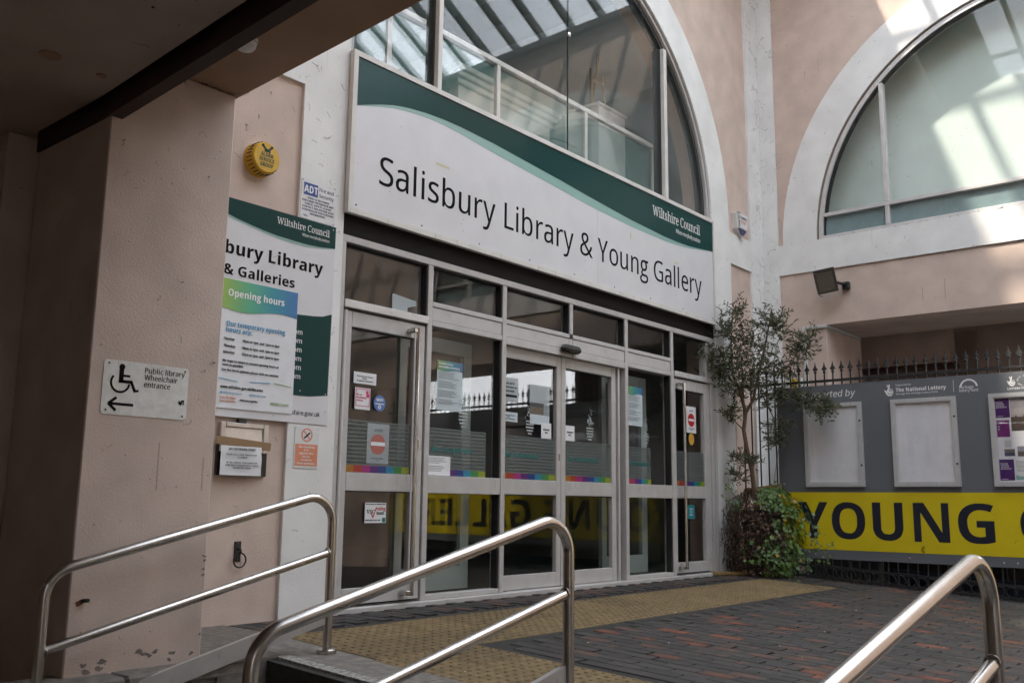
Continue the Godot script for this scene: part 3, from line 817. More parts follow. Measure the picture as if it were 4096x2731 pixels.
func build_entrance():
	var e := thing("entrance_screen", "silver framed glass entrance screen with doors and a row of top windows", "entrance", Vector3(7, 0, 0))
	var zf := 0.0; var zb := -0.11
	box(e, "jamb", "alu", Vector3(4.219, 0.03, zb), Vector3(4.258, 2.605, 0.006), 0.003)
	tube(e, "pivot_post", "alubright", [Vector3(4.274, 0.06, 0.006), Vector3(4.274, 2.105, 0.006)], 0.014, 12)
	for s in [[9.575, 9.625, -0.012], [9.632, 9.69, 0.004], [9.697, 9.741, 0.016]]:
		box(e, "jamb", "alu", Vector3(s[0], 0.03, zb), Vector3(s[1], 2.605, s[2]), 0.004)
	for s in [[5.102, 5.156], [6.0, 6.054], [7.886, 7.94], [8.775, 8.83]]:
		box(e, "mullion", "alu", Vector3(s[0], 0.03, zb), Vector3(s[1], 2.605, zf), 0.003)
	box(e, "mullion", "alu", Vector3(6.96, 2.316, zb), Vector3(7.01, 2.605, zf), 0.003)
	box(e, "head_rail", "alu", Vector3(4.219, 2.606, zb), Vector3(9.741, 2.658, 0.002), 0.003)
	box(e, "sill", "alu", Vector3(4.25, -0.03, zb), Vector3(9.745, 0.029, 0.035), 0.006)
	for s in [[4.259, 5.101], [8.831, 9.696]]:
		box(e, "transom", "alubright", Vector3(s[0], 2.125, zb), Vector3(s[1], 2.184, 0.018), 0.004)
	var bays := [[5.157, 5.999], [6.055, 6.959], [7.011, 7.885], [7.941, 8.774]]
	for k in 4:
		var b = bays[k]; var low := 2.122 if k in [0, 3] else 2.098
		box(e, "transom", "alu", Vector3(b[0], 2.276, zb), Vector3(b[1], 2.315, -0.002), 0.003)
		box(e, "header_panel", "alu", Vector3(b[0] + 0.004, 2.168, zb), Vector3(b[1] - 0.004, 2.270, -0.008), 0.002)
		box(e, "header_panel", "alu", Vector3(b[0], low, zb), Vector3(b[1], 2.165, -0.002), 0.003)
		box(e, "groove", "gasket", Vector3(b[0], 2.2705, zb), Vector3(b[1], 2.2755, -0.02))
	box(e, "header_panel", "alu", Vector3(6.96, 2.10, zb), Vector3(7.01, 2.27, -0.009))
	# top windows
	for s in [[4.259, 5.101, 2.185], [5.157, 5.999, 2.316], [6.055, 6.959, 2.316], [7.011, 7.885, 2.316], [7.941, 8.774, 2.316], [8.831, 9.696, 2.185]]:
		var w := sub(e, "top_window")
		box(w, "gasket", "gasket", Vector3(s[0], 2.594, -0.075), Vector3(s[1], 2.605, -0.012))
		box(w, "gasket", "gasket", Vector3(s[1] - 0.012, s[2], -0.075), Vector3(s[1], 2.593, -0.012))
		box(w, "pane", "pane", Vector3(s[0], s[2], -0.062), Vector3(s[1], 2.593, -0.054))
	# fixed side panels
	for s in [[5.157, 5.999], [7.941, 8.774]]:
		var f := sub(e, "fixed_panel")
		box(f, "bottom_rail", "alu", Vector3(s[0], 0.03, zb), Vector3(s[1], 0.066, -0.004), 0.003)
		box(f, "middle_rail", "alu", Vector3(s[0], 0.823, zb), Vector3(s[1], 0.957, -0.004), 0.003)
		box(f, "gasket", "gasket", Vector3(s[1] - 0.016, 0.067, -0.08), Vector3(s[1], 0.822, -0.015))
		box(f, "gasket", "gasket", Vector3(s[1] - 0.016, 0.958, -0.08), Vector3(s[1], 2.12, -0.015))
		box(f, "pane", "pane", Vector3(s[0], 0.067, -0.062), Vector3(s[1], 0.822, -0.054))
		box(f, "pane", "pane", Vector3(s[0], 0.958, -0.062), Vector3(s[1], 2.12, -0.054))
	# hinged doors at both ends
	var d := thing("hinged_door", "left glass swing door with a long steel pull bar and a stop notice", "door", Vector3(4.67, 0.03, 0))
	leaf(d, 4.29, 5.085, 4.350, 4.975, 0.05, 2.108, 0.156, 1.996, -0.06, -0.008)
	pull_handle(d, 4.945, 0.085, 2.06, -0.008)
	box(d, "lock_plate", "chrome", Vector3(5.035, 1.16, -0.007), Vector3(5.05, 1.22, -0.003))
	d = thing("hinged_door", "right glass swing door with a pull bar beside the olive tree", "door", Vector3(9.2, 0.03, 0))
	leaf(d, 8.836, 9.57, 8.872, 9.492, 0.05, 2.108, 0.157, 1.996, -0.06, -0.008)
	pull_handle(d, 8.925, 0.095, 2.055, -0.008)
	# sliding pair in the middle, set back
	d = thing("sliding_door", "left leaf of the automatic sliding glass doors", "door", Vector3(6.48, 0.03, -0.06))
	leaf(d, 6.035, 6.903, 6.062, 6.840, 0.034, 2.096, 0.155, 1.998, -0.105, -0.06)
	box(d, "lock_plate", "chrome", Vector3(6.865, 1.14, -0.0595), Vector3(6.88, 1.20, -0.055))
	d = thing("sliding_door", "right leaf of the automatic sliding glass doors", "door", Vector3(7.36, 0.03, -0.06))
	leaf(d, 6.910, 7.802, 6.976, 7.728, 0.034, 2.096, 0.156, 2.0, -0.105, -0.06)
	box(e, "reveal", "alubright", Vector3(7.815, 0.03, -0.105), Vector3(7.84, 2.097, -0.04))
	var sn := thing("door_sensor", "black rounded motion sensor above the sliding doors", "sensor", Vector3(6.93, 2.13, 0.0))
	var st := stool()
	add_tube(st, [Vector3(6.80, 2.165, 0.02), Vector3(6.815, 2.165, 0.028), Vector3(6.84, 2.165, 0.032), Vector3(7.03, 2.165, 0.032), Vector3(7.055, 2.165, 0.028), Vector3(7.07, 2.165, 0.02)], [0.012, 0.03, 0.038, 0.038, 0.03, 0.012], 16)
	put(sn, "housing", st.commit(), "blackplastic")
	box(sn, "lens", "gasket", Vector3(6.86, 2.128, 0.03), Vector3(7.01, 2.150, 0.062), 0.006)

func clip_arch(x0: float, x1: float, a: float, b: float) -> PackedVector2Array:
	var p := PackedVector2Array([Vector2(x0, 4.075), Vector2(x1, 4.075)])
	for k in 33:
		var x := lerpf(x1, x0, k / 32.0)
		var t := (x - 6.98) / a
		p.append(Vector2(x, maxf(4.09, 4.1 + b * sqrt(maxf(0, 1 - t * t)))))
	return p

func build_arch_window():
	var w := thing("arched_window", "tall arched glass window above the green and white library sign", "window", Vector3(6.98, 4.06, -0.07))
	var ring := arc(6.98, 4.1, 2.757, 2.507, 0.0, PI, 64); ring.append_array(arc(6.98, 4.1, 2.715, 2.465, PI, 0.0, 64))
	prism(w, "frame", "alubright", ring, -0.15, -0.02)
	ring = arc(6.98, 4.1, 2.714, 2.464, 0.0, PI, 64); ring.append_array(arc(6.98, 4.1, 2.665, 2.415, PI, 0.0, 64))
	prism(w, "inner_frame", "aludark", ring, -0.15, -0.055)
	for s in [[5.15, 5.20], [8.735, 8.80]]:
		var h0: float = 4.1 + 2.42 * sqrt(1 - pow((s[0] - 6.98) / 2.68, 2)); var h1: float = 4.1 + 2.42 * sqrt(1 - pow((s[1] - 6.98) / 2.68, 2))
		box(w, "mullion", "cream", Vector3(s[0], 4.075, -0.055), Vector3(s[1], minf(h0, h1), -0.008), 0.003)
		box(w, "mullion_web", "aludark", Vector3(s[0] - 0.012, 4.075, -0.15), Vector3(s[1] - 0.02, minf(h0, h1), -0.056))
	box(w, "jamb", "alubright", Vector3(4.222, 4.065, -0.15), Vector3(4.262, 4.6, -0.02))
	for s in [[4.25, 5.138], [5.18, 7.015], [7.021, 8.722], [8.78, 9.71]]:
		prism(w, "pane", "pane_tint", clip_arch(s[0], s[1], 2.69, 2.44), -0.083, -0.073)
	box(w, "joint", "gasket", Vector3(7.0155, 4.075, -0.085), Vector3(7.0205, 6.53, -0.071))
	put(w, "patch_fitting", lathe([Vector2(0, 0.02), Vector2(0.022, 0.018), Vector2(0.026, 0.0)], 16), "chrome", Transform3D(Basis(Vector3.RIGHT, PI / 2), Vector3(7.018, 5.36, -0.072)))
	box(w, "sill", "cream", Vector3(4.222, 4.0605, -0.15), Vector3(9.74, 4.074, 0.0))

func curve_pts(raw: Array) -> PackedVector2Array:
	# a smooth curve through a few points
	var c := Curve2D.new()
	for k in raw.size():
		var t := Vector2.ZERO
		if k > 0 and k < raw.size() - 1: t = (raw[k + 1] - raw[k - 1]) / 6.0
		c.add_point(raw[k], -t, t)
	return c.tessellate(3, 2.0)

# the council's printed name, a double wave under it and its motto; x0, x1 = ends of the name, v = baseline, cap = height of a capital
func council_logo(parent: Node3D, x0: float, x1: float, v: float, cap: float, w: float, mt := "whiteprint"):
	var st := stool()
	add_text(st, [["Wiltshire Council", x0, v, x1 - x0, cap]], w, false, true)
	var L := x1 - x0
	add_text(st, [["Where everybody matters", x0 + L * 0.47, v - cap * 0.83, L * 0.53, cap * 0.42]], w, false, true)
	for s in [[0.0, 0.0], [0.0, -0.16]]:
		var up := PackedVector2Array(); var dn := PackedVector2Array()
		for k in 15:
			var t := k / 14.0
			var x := x0 + L * 0.44 * t
			var y: float = v - cap * 0.62 + cap * 0.22 * sin(PI * 1.6 * t + 0.9) - cap * 0.12 * t + s[1] * cap * sin(PI * t)
			var th := cap * 0.10 * sin(PI * t) + 0.0006
			up.append(Vector2(x, y + th / 2)); dn.append(Vector2(x, y - th / 2))
		dn.reverse(); up.append_array(dn)
		add_prism(st, up, w, w + 0.0012)
	put(parent, "logo", st.commit(), mt)

func build_fascia_sign():
	var band := thing("dark_fascia_strip", "black brown strip between the library sign and the top windows", "trim", Vector3(7, 2.66, 0))
	box(band, "strip", "blackband", Vector3(4.219, 2.660, -0.11), Vector3(9.741, 2.9, 0.0))
	var s := thing("fascia_sign", "wide white sign with a green wave and large library lettering above the doors", "sign", Vector3(6.95, 2.807, 0.03))
	var x0 := 4.208; var x1 := 9.692; var y0 := 2.807; var y1 := 4.060; var f := 0.042; var zt := 0.066
	box(s, "backing", "aludark", Vector3(x0 + 0.012, y0 + 0.01, 0.013), Vector3(x1 - 0.012, y1 - 0.002, 0.046))
	for q in [[Vector2(x0, y0), Vector2(x1, y0), Vector2(x1 - f, y0 + f), Vector2(x0 + f, y0 + f)], [Vector2(x0, y1), Vector2(x0 + f, y1 - f), Vector2(x1 - f, y1 - f), Vector2(x1, y1)], [Vector2(x0, y0 + 0.001), Vector2(x0 + f, y0 + f + 0.001), Vector2(x0 + f, y1 - f - 0.001), Vector2(x0, y1 - 0.001)], [Vector2(x1, y0 + 0.001), Vector2(x1, y1 - 0.001), Vector2(x1 - f * 0.6, y1 - f - 0.001), Vector2(x1 - f * 0.6, y0 + f + 0.001)]]:
		prism(s, "frame", "cream", PackedVector2Array(q), 0.022, zt)
	var a := x0 + f; var b := x1 - f * 0.6; var lo := y0 + f; var hi := y1 - f
	box(s, "panel", "signwhite", Vector3(a, lo, 0.0465), Vector3(7.342, hi, 0.052))
	box(s, "panel", "signwhite", Vector3(7.3445, lo, 0.0465), Vector3(b, hi, 0.052))
	var white := curve_pts([Vector2(a, 3.631), Vector2(4.611, 3.731), Vector2(4.975, 3.776), Vector2(5.37, 3.766), Vector2(5.798, 3.724), Vector2(6.262, 3.687), Vector2(6.767, 3.647), Vector2(7.319, 3.603), Vector2(7.924, 3.573), Vector2(8.591, 3.568), Vector2(9.14, 3.602), Vector2(b, 3.675)])
	var darkc := curve_pts([Vector2(a, 3.633), Vector2(4.61, 3.756), Vector2(4.973, 3.813), Vector2(5.368, 3.825), Vector2(5.796, 3.809), Vector2(6.261, 3.775), Vector2(6.767, 3.738), Vector2(7.319, 3.69), Vector2(7.925, 3.646), Vector2(8.592, 3.616), Vector2(9.141, 3.626), Vector2(b, 3.678)])
	var pm := white.duplicate(); pm.append_array(PackedVector2Array([Vector2(b, hi), Vector2(a, hi)]))
	prism(s, "mint_wave", "signmint", pm, 0.0522, 0.0534)
	var pd := darkc.duplicate(); pd.append_array(PackedVector2Array([Vector2(b, hi - 0.0005), Vector2(a, hi - 0.0005)]))
	prism(s, "green_wave", "signgreen", pd, 0.0536, 0.0550)
	text(s, "lettering", "ink", [["Salisbury Library & Young Gallery", 4.504, 3.094, 4.885, 0.228]], 0.0523)
	council_logo(s, 8.356, 9.372, 3.806, 0.110, 0.0553)
	for q in [[5.10, 3.42, 0.15], [7.92, 3.44, 0.02], [8.80, 3.36, 0.07]]:
		box(s, "old_tape", "paper", Vector3(q[0], q[1], 0.0523), Vector3(q[0] + q[2], q[1] + (0.02 if q[2] > 0.05 else 0.07), 0.0530)).material_override = M["oldtape"]
	for k in 9:
		for y in [hi - 0.05, lo + 0.03]:
			put(s, "screw", lathe([Vector2(0, 0.004), Vector2(0.006, 0.003), Vector2(0.007, 0)], 8), "iron", Transform3D(Basis(Vector3.RIGHT, PI / 2), Vector3(a + 0.04 + k * (b - a - 0.08) / 8.0, y, 0.0525 if y < 3.5 else 0.0553)))

# ---------------------------------------------------------------- handrails
func handrail(foot: Vector3, label: String):
	# s runs down the flight, the rail falls 0.255 for every metre
	var r := thing("handrail", label, "handrail", foot)
	r.rotation.y = -0.065
	r.position = foot
	ORG[r] = Vector3.ZERO
	var k := 0.255; var R := 0.0235; var L := 1.46
	var p := func(s: float, y: float) -> Vector3: return Vector3(-s, y - k * s, 0)
	tube(r, "top_rail", "steel", fillet([Vector3(0, 0.0, 0), p.call(0.0, 0.845), p.call(L, 0.845), Vector3(-L, -0.75, 0)], 0.13, 9), R, 20)
	tube(r, "middle_rail", "steel", [p.call(0.005, 0.522), p.call(L - 0.005, 0.522)], 0.0205, 18)
	for s in [0.0, L]:
		var wr := []
		for j in 17: wr.append(p.call(s, 0.522) + Vector3(0.0238 * (1 if s > 0 else -1), 0.0215 * cos(TAU * j / 16), 0.0215 * sin(TAU * j / 16)))
		tube(r, "weld", "steel", wr, 0.0035, 6)
	mi(r, "foot_flange", lathe([Vector2(0.0, 0.024), Vector2(0.05, 0.024), Vector2(0.0525, 0.02), Vector2(0.0525, 0.0), Vector2(0, 0)], 28), "steel")
	var st := stool()
	var y0 := 0.155; var h := 0.088
	var a: Vector3 = p.call(0.02, y0); var b: Vector3 = p.call(L - 0.02, y0)
	var up := Vector3(0, h, 0); var t := Vector3(0, 0, 0.006)
	quad(st, a + t, b + t, b + t + up, a + t + up, Vector3(0, 0, 1)); quad(st, a - t, b - t, b - t + up, a - t + up, Vector3(0, 0, -1))
	quad(st, a + up - t * 3.5, b + up - t * 3.5, b + up + t, a + up + t, Vector3(0.25, 1, 0).normalized())
	quad(st, a - t, b - t, b + t, a + t, Vector3(-0.25, -1, 0).normalized())
	quad(st, a - t, a + t, a + t + up, a - t + up, Vector3(1, 0, 0)); quad(st, b - t, b + t, b + t + up, b - t + up, Vector3(-1, 0, 0))
	mi(r, "kick_plate", st.commit(), "steelplate")

func build_handrails():
	handrail(Vector3(3.332, gy(1.113), 1.113), "brushed steel handrail nearest the pink pier, its foot flange on the concrete edge")
	handrail(Vector3(3.205, gy(2.80) - 0.005, 2.80), "brushed steel handrail in the middle of the steps")
	handrail(Vector3(3.09, gy(4.43), 4.43), "brushed steel handrail nearest the camera at the right of the steps")

# ---------------------------------------------------------------- things on the walls
func disc(cx: float, cy: float, r: float, n := 28) -> PackedVector2Array:
	return arc(cx, cy, r, r, 0, TAU * (n - 1) / n, n - 1)

func ring_poly(cx: float, cy: float, ro: float, ri: float, t0 := 0.0, t1 := TAU - 0.001, n := 36) -> PackedVector2Array:
	var p := arc(cx, cy, ro, ro, t0, t1, n); p.append_array(arc(cx, cy, ri, ri, t1, t0, n)); return p

func stroke(a: Vector2, b: Vector2, w: float) -> PackedVector2Array:
	var n := (b - a).normalized().orthogonal() * w / 2
	return PackedVector2Array([a + n, b + n, b - n, a - n])

func polys(parent: Node3D, nm: String, m: String, list: Array, w: float, d := 0.0012) -> MeshInstance3D:
	var st := stool()
	for p in list: add_prism(st, p, w, w + d)
	return put(parent, nm, st.commit(), m)

# a printed area whose colour runs from left to right, with a wavy lower edge
func blend_band(parent: Node3D, nm: String, x0, x1, ytop, low: Callable, w, cols: Array):
	var st := stool(); var n := 18
	for k in n:
		var t0 := float(k) / n; var t1 := float(k + 1) / n
		var q := [[t0, ytop], [t1, ytop], [t1, low.call(t1)], [t0, low.call(t0)]]
		for t in [[0, 1, 2], [0, 2, 3]]:
			for j in t:
				var f: float = q[j][0] * (cols.size() - 1); var i := mini(int(f), cols.size() - 2)
				st.set_color(cols[i].lerp(cols[i + 1], f - i)); st.set_normal(Vector3(0, 0, 1)); st.set_uv(Vector2.ZERO)
				st.add_vertex(Vector3(lerpf(x0, x1, q[j][0]), q[j][1], w))
	put(parent, nm, st.commit(), "photo")

func screws(parent: Node3D, list: Array, w: float, r := 0.006, m := "iron"):
	for p in list:
		put(parent, "screw", lathe([Vector2(0, r * 0.6), Vector2(r * 0.8, r * 0.5), Vector2(r, 0)], 10), m, Transform3D(Basis(Vector3.RIGHT, PI / 2), Vector3(p.x, p.y, w)))

# paper that curls a little: a grid with a bulge
func sheet(parent: Node3D, nm: String, m: String, x0, y0, x1, y1, w, bulge := 0.004, seed_ := 1) -> MeshInstance3D:
	var st := stool(); var nx := 8; var ny := 12
	var n := FastNoiseLite.new(); n.seed = seed_; n.frequency = 2.2
	var pt := func(i: int, j: int) -> Vector3:
		var x: float = lerpf(x0, x1, float(i) / nx); var y: float = lerpf(y0, y1, float(j) / ny)
		return Vector3(x, y, w + bulge * (0.5 + 0.5 * n.get_noise_2d(x * 3, y * 3)))
	st.set_smooth_group(0)
	for i in nx:
		for j in ny:
			var a: Vector3 = pt.call(i, j); var b: Vector3 = pt.call(i + 1, j); var c: Vector3 = pt.call(i + 1, j + 1); var d: Vector3 = pt.call(i, j + 1)
			for t in [[a, c, b], [a, d, c]]:
				for v in t:
					st.set_uv(Vector2(v.x, v.y)); st.add_vertex(v)
	st.generate_normals()
	return put(parent, nm, st.commit(), m)

func build_wall_things():
	# council sign half hidden by the pier
	var s := thing("council_sign", "tall white and green library sign half hidden behind the pink pier", "sign", Vector3(3.55, 1.27, 0.02))
	var z := 0.0145
	box(s, "panel", "signwhite", Vector3(2.93, 1.268, 0.0125), Vector3(4.143, 2.678, z + 0.004))
	var w := z + 0.0045
	var cv := curve_pts([Vector2(2.93, 2.66), Vector2(3.1, 2.61), Vector2(3.27, 2.55), Vector2(3.44, 2.519), Vector2(3.648, 2.489), Vector2(3.866, 2.482), Vector2(4.017, 2.496), Vector2(4.143, 2.519)])
	var p1 := cv.duplicate(); p1.append_array(PackedVector2Array([Vector2(4.143, 2.678), Vector2(2.93, 2.678)]))
	prism(s, "mint_wave", "signmint", p1, w, w + 0.001)
	cv = curve_pts([Vector2(2.93, 2.672), Vector2(3.1, 2.625), Vector2(3.271, 2.565), Vector2(3.439, 2.533), Vector2(3.647, 2.507), Vector2(3.865, 2.5), Vector2(4.016, 2.506), Vector2(4.143, 2.521)])
	p1 = cv.duplicate(); p1.append_array(PackedVector2Array([Vector2(4.143, 2.6775), Vector2(2.93, 2.6775)]))
	prism(s, "green_wave", "signgreen", p1, w + 0.0012, w + 0.0022)
	council_logo(s, 3.642, 4.088, 2.592, 0.048, w + 0.0024)
	text(s, "lettering", "ink", [["Salisbury Library", 2.965, 2.310, 1.08, 0.086], ["& Galleries", 3.262, 2.174, 0.55, 0.068]], w + 0.0002, true)
	p1 = PackedVector2Array([Vector2(2.96, 1.46), Vector2(3.6, 1.446), Vector2(3.856, 1.45), Vector2(3.973, 1.452), Vector2(4.133, 1.472), Vector2(4.140, 2.046), Vector2(4.06, 2.018), Vector2(3.984, 2.009), Vector2(3.859, 2.001), Vector2(3.3, 2.0), Vector2(2.96, 2.02)])
	prism(s, "hours_panel", "signgreen", p1, w, w + 0.001)
	var rows := []
	for k in 6: rows.append(["10am to 7pm", 3.60, 1.865 - k * 0.0605, 0.295, 0.034])
	text(s, "hours", "whiteprint", rows, w + 0.0012)
	text(s, "address", "ink", [["www.wiltshire.gov.uk", 3.66, 1.322, 0.415, 0.030]], w + 0.0002)
	screws(s, [Vector2(4.12, 2.655), Vector2(4.12, 2.06), Vector2(4.115, 1.48), Vector2(3.90, 1.485), Vector2(4.12, 1.36)], w + 0.0005, 0.005, "alubright")
	# opening hours poster taped over it
	var p := thing("opening_hours_poster", "white paper poster headed Opening hours taped over the tall library sign", "poster", Vector3(3.55, 1.32, 0.022))
	sheet(p, "paper", "paper", 3.252, 1.321, 3.841, 2.148, 0.0225, 0.005, 3)
	var pw := 0.0282
	blend_band(p, "header", 3.256, 3.838, 2.144, func(t): return 1.958 - 0.018 * sin(t * 6.0), pw, [Color(0.30, 0.46, 0.08), Color(0.10, 0.40, 0.22), Color(0.04, 0.27, 0.34), Color(0.05, 0.17, 0.42)])
	text(p, "title", "whiteprint", [["Opening hours", 3.300, 2.034, 0.43, 0.046]], pw + 0.0006, true)
	text(p, "heading", "blueprint", [["Our temporary opening", 3.302, 1.842, 0.448, 0.031], ["hours are:", 3.301, 1.803, 0.195, 0.031]], pw, true)
	var tl := [["Tuesday:", 3.291, 1.751, 0.078, 0.016], ["Thursday:", 3.291, 1.706, 0.085, 0.016], ["Saturday:", 3.291, 1.666, 0.083, 0.016]]
	for k in 3: tl.append(["10am to 1pm  and  2pm to 4pm", 3.426, [1.751, 1.706, 1.666][k], 0.283, 0.016])
	tl.append_array([["We hope to return to normal opening hours as", 3.289, 1.612, 0.423, 0.015], ["soon as possible.", 3.289, 1.586, 0.155, 0.015], ["For the latest updates please visit our website", 3.289, 1.554, 0.425, 0.015], ["www.wiltshire.gov.uk/libraries", 3.285, 1.446, 0.315, 0.017], ["#WiltshireTogether", 3.43, 1.372, 0.135, 0.012]])
	text(p, "print", "ink", tl, pw, true)
	text(p, "links", "blueprint", [["WiltshireCouncil", 3.305, 1.412, 0.135, 0.012], ["@WiltsLibraries", 3.50, 1.412, 0.125, 0.012]], pw)
	text(p, "slogan", "orangeprint", [["Love Reading", 3.285, 1.382, 0.115, 0.013], ["Love Libraries", 3.285, 1.360, 0.115, 0.013]], pw, true, true)
	text(p, "council_name", "greenleaf", [["Wiltshire Council", 3.66, 1.368, 0.145, 0.017]], pw, false, true)
	polys(p, "rule", "blueprint", [stroke(Vector2(3.275, 1.506), Vector2(3.409, 1.492), 0.004), stroke(Vector2(3.499, 1.5), Vector2(3.653, 1.508), 0.005), ring_poly(3.293, 1.418, 0.007, 0.001)], pw)
	polys(p, "rule", "greenleaf", [stroke(Vector2(3.68, 1.511), Vector2(3.821, 1.498), 0.004)], pw)
	# wheelchair plate on the pier
	var c := thing("wheelchair_sign", "silver plate with wheelchair symbol reading Public library Wheelchair entrance on the pier", "sign", Vector3(2.33, 1.146, 0.893))
	var rr := 0.018; var outline := PackedVector2Array()
	for q in [[2.11 + rr, 1.146 + rr, PI], [2.552 - rr, 1.146 + rr, PI * 1.5], [2.552 - rr, 1.405 - rr, 0.0], [2.11 + rr, 1.405 - rr, PI * 0.5]]:
		outline.append_array(arc(q[0], q[1], rr, rr, q[2], q[2] + PI / 2, 6))
	prism(c, "plate", "plate", outline, 0.8905, 0.8935)
	var zw := 0.8937
	var wheel := ring_poly(2.196, 1.300, 0.0505, 0.0405, PI * 0.78, PI * 1.97, 30)
	polys(c, "wheelchair_symbol", "ink", [disc(2.200, 1.375, 0.0145, 20), stroke(Vector2(2.199, 1.368), Vector2(2.199, 1.300), 0.022), stroke(Vector2(2.189, 1.306), Vector2(2.254, 1.306), 0.015), stroke(Vector2(2.21, 1.334), Vector2(2.243, 1.334), 0.010), stroke(Vector2(2.248, 1.312), Vector2(2.272, 1.262), 0.014), stroke(Vector2(2.266, 1.264), Vector2(2.290, 1.268), 0.011), wheel], zw)
	polys(c, "arrow", "ink", [stroke(Vector2(2.158, 1.197), Vector2(2.269, 1.197), 0.013), stroke(Vector2(2.146, 1.197), Vector2(2.183, 1.228), 0.013), stroke(Vector2(2.146, 1.197), Vector2(2.183, 1.166), 0.013)], zw)
	text(c, "lettering", "ink", [["Public library", 2.316, 1.359, 0.213, 0.026], ["Wheelchair", 2.316, 1.325, 0.175, 0.026], ["entrance", 2.316, 1.291, 0.138, 0.026]], zw)
	screws(c, [Vector2(2.135, 1.388), Vector2(2.53, 1.388), Vector2(2.53, 1.163), Vector2(2.135, 1.166)], zw, 0.005)
	var gst := stool()
	for k in 14: add_prism(gst, stroke(Vector2(2.50 + rng.randf() * 0.035, 1.215 + rng.randf() * 0.03), Vector2(2.505 + rng.randf() * 0.035, 1.215 + rng.randf() * 0.03), 0.0035), zw, zw + 0.0008)
	put(c, "scuff", gst.commit(), "ink")
	# yellow siren
	var a := thing("alarm_siren", "round yellow alarm siren with green lettering on the pink wall", "alarm", Vector3(3.49, 2.995, -0.014))
	var face := Basis(Vector3.RIGHT, PI / 2)
	mi(a, "housing", lathe([Vector2(0.0, 0.098), Vector2(0.098, 0.098), Vector2(0.106, 0.090), Vector2(0.112, 0.02), Vector2(0.116, 0.0)], 36), "yellowcap", Transform3D(face, Vector3.ZERO))
	for k in 26:
		var t := TAU * k / 26
		mi(a, "slot", box_mesh(Vector3(0.006, 0.05, 0.005)), "gasket", Transform3D(face * Basis(Vector3.UP, t), face * (Basis(Vector3.UP, t) * Vector3(0, 0.052, 0.1105))))
	text(a, "lettering", "greenprint", [["ALARM", 3.442, 3.000, 0.096, 0.026], ["SERVICE", 3.432, 2.966, 0.116, 0.026], ["GROUP", 3.440, 2.930, 0.100, 0.026]], 0.0845, true)
	polys(a, "emblem", "greenprint", [stroke(Vector2(3.452, 3.074), Vector2(3.485, 3.040), 0.015), stroke(Vector2(3.528, 3.074), Vector2(3.495, 3.040), 0.015), stroke(Vector2(3.478, 3.050), Vector2(3.515, 3.034), 0.013), stroke(Vector2(3.468, 3.038), Vector2(3.490, 3.030), 0.010), disc(3.455, 3.072, 0.010, 12), disc(3.525, 3.072, 0.010, 12)], 0.0845)
	# security notice
	var d := thing("security_sign", "small white fire and security notice with a blue logo above the tall library sign", "sign", Vector3(3.98, 2.683, 0.014))
	box(d, "plate", "whiteplate", Vector3(3.83, 2.684, 0.0125), Vector3(4.131, 2.970, 0.0165))
	box(d, "logo_field", "adtblue", Vector3(3.850, 2.855, 0.0167), Vector3(3.972, 2.943, 0.0175))
	text(d, "logo", "whiteprint", [["ADT", 3.853, 2.873, 0.116, 0.052]], 0.0177, true)
	text(d, "lettering", "inkblue", [["Fire and", 3.985, 2.905, 0.125, 0.027], ["Security", 3.985, 2.862, 0.128, 0.027]], 0.0167)
	text(d, "small_print", "inkblue", [["VIDEO IS RECORDED", 3.885, 2.830, 0.19, 0.013], ["FOR CRIME PREVENTION AND", 3.842, 2.808, 0.27, 0.013], ["PUBLIC SAFETY. PLEASE", 3.865, 2.786, 0.23, 0.013], ["CONTACT THE SYSTEM DATA", 3.842, 2.764, 0.275, 0.013], ["CONTROLLER FOR FURTHER", 3.842, 2.742, 0.275, 0.013], ["INFORMATION", 3.91, 2.720, 0.13, 0.013], ["TEL:", 3.855, 2.700, 0.04, 0.012]], 0.0167, true, false, false)
	screws(d, [Vector2(3.84, 2.958), Vector2(4.12, 2.958), Vector2(4.12, 2.695)], 0.0166, 0.004)
	# returns slot with a taped-up notice
	var l := thing("returns_letterbox", "steel returns letterbox taped shut with brown tape on the pink wall", "letterbox", Vector3(3.49, 0.906, 0))
	box(l, "back_plate", "blackplastic", Vector3(3.305, 0.905, -0.013), Vector3(3.672, 1.10, 0.012), 0.004)
	for q in [[3.314, 1.05, 3.350, 1.236], [3.630, 1.05, 3.668, 1.236], [3.351, 1.207, 3.629, 1.236]]:
		box(l, "surround", "steelbright", Vector3(q[0], q[1], -0.013), Vector3(q[2], q[3], 0.022), 0.004)
	put(l, "flap", box_mesh(Vector3(0.276, 0.15, 0.006)), "steelbright", Transform3D(Basis(Vector3.RIGHT, -0.10), Vector3(3.49, 1.132, 0.012)))
	box(l, "catch", "blackplastic", Vector3(3.44, 1.238, -0.013), Vector3(3.50, 1.262, 0.02), 0.004)
	put(l, "tape", box_mesh(Vector3(0.40, 0.052, 0.002)), "tape", Transform3D(Basis(Vector3.BACK, -0.07), Vector3(3.485, 1.108, 0.027)))
	var nt := thing("returns_notice", "white paper headed Just returning items? hanging over the letterbox", "notice", Vector3(3.47, 0.9, 0.03))
	sheet(nt, "paper", "paper", 3.312, 0.906, 3.612, 1.088, 0.030, 0.014, 8)
	text(nt, "print", "ink", [["JUST RETURNING ITEMS?", 3.36, 1.062, 0.2, 0.014]], 0.0452, true)
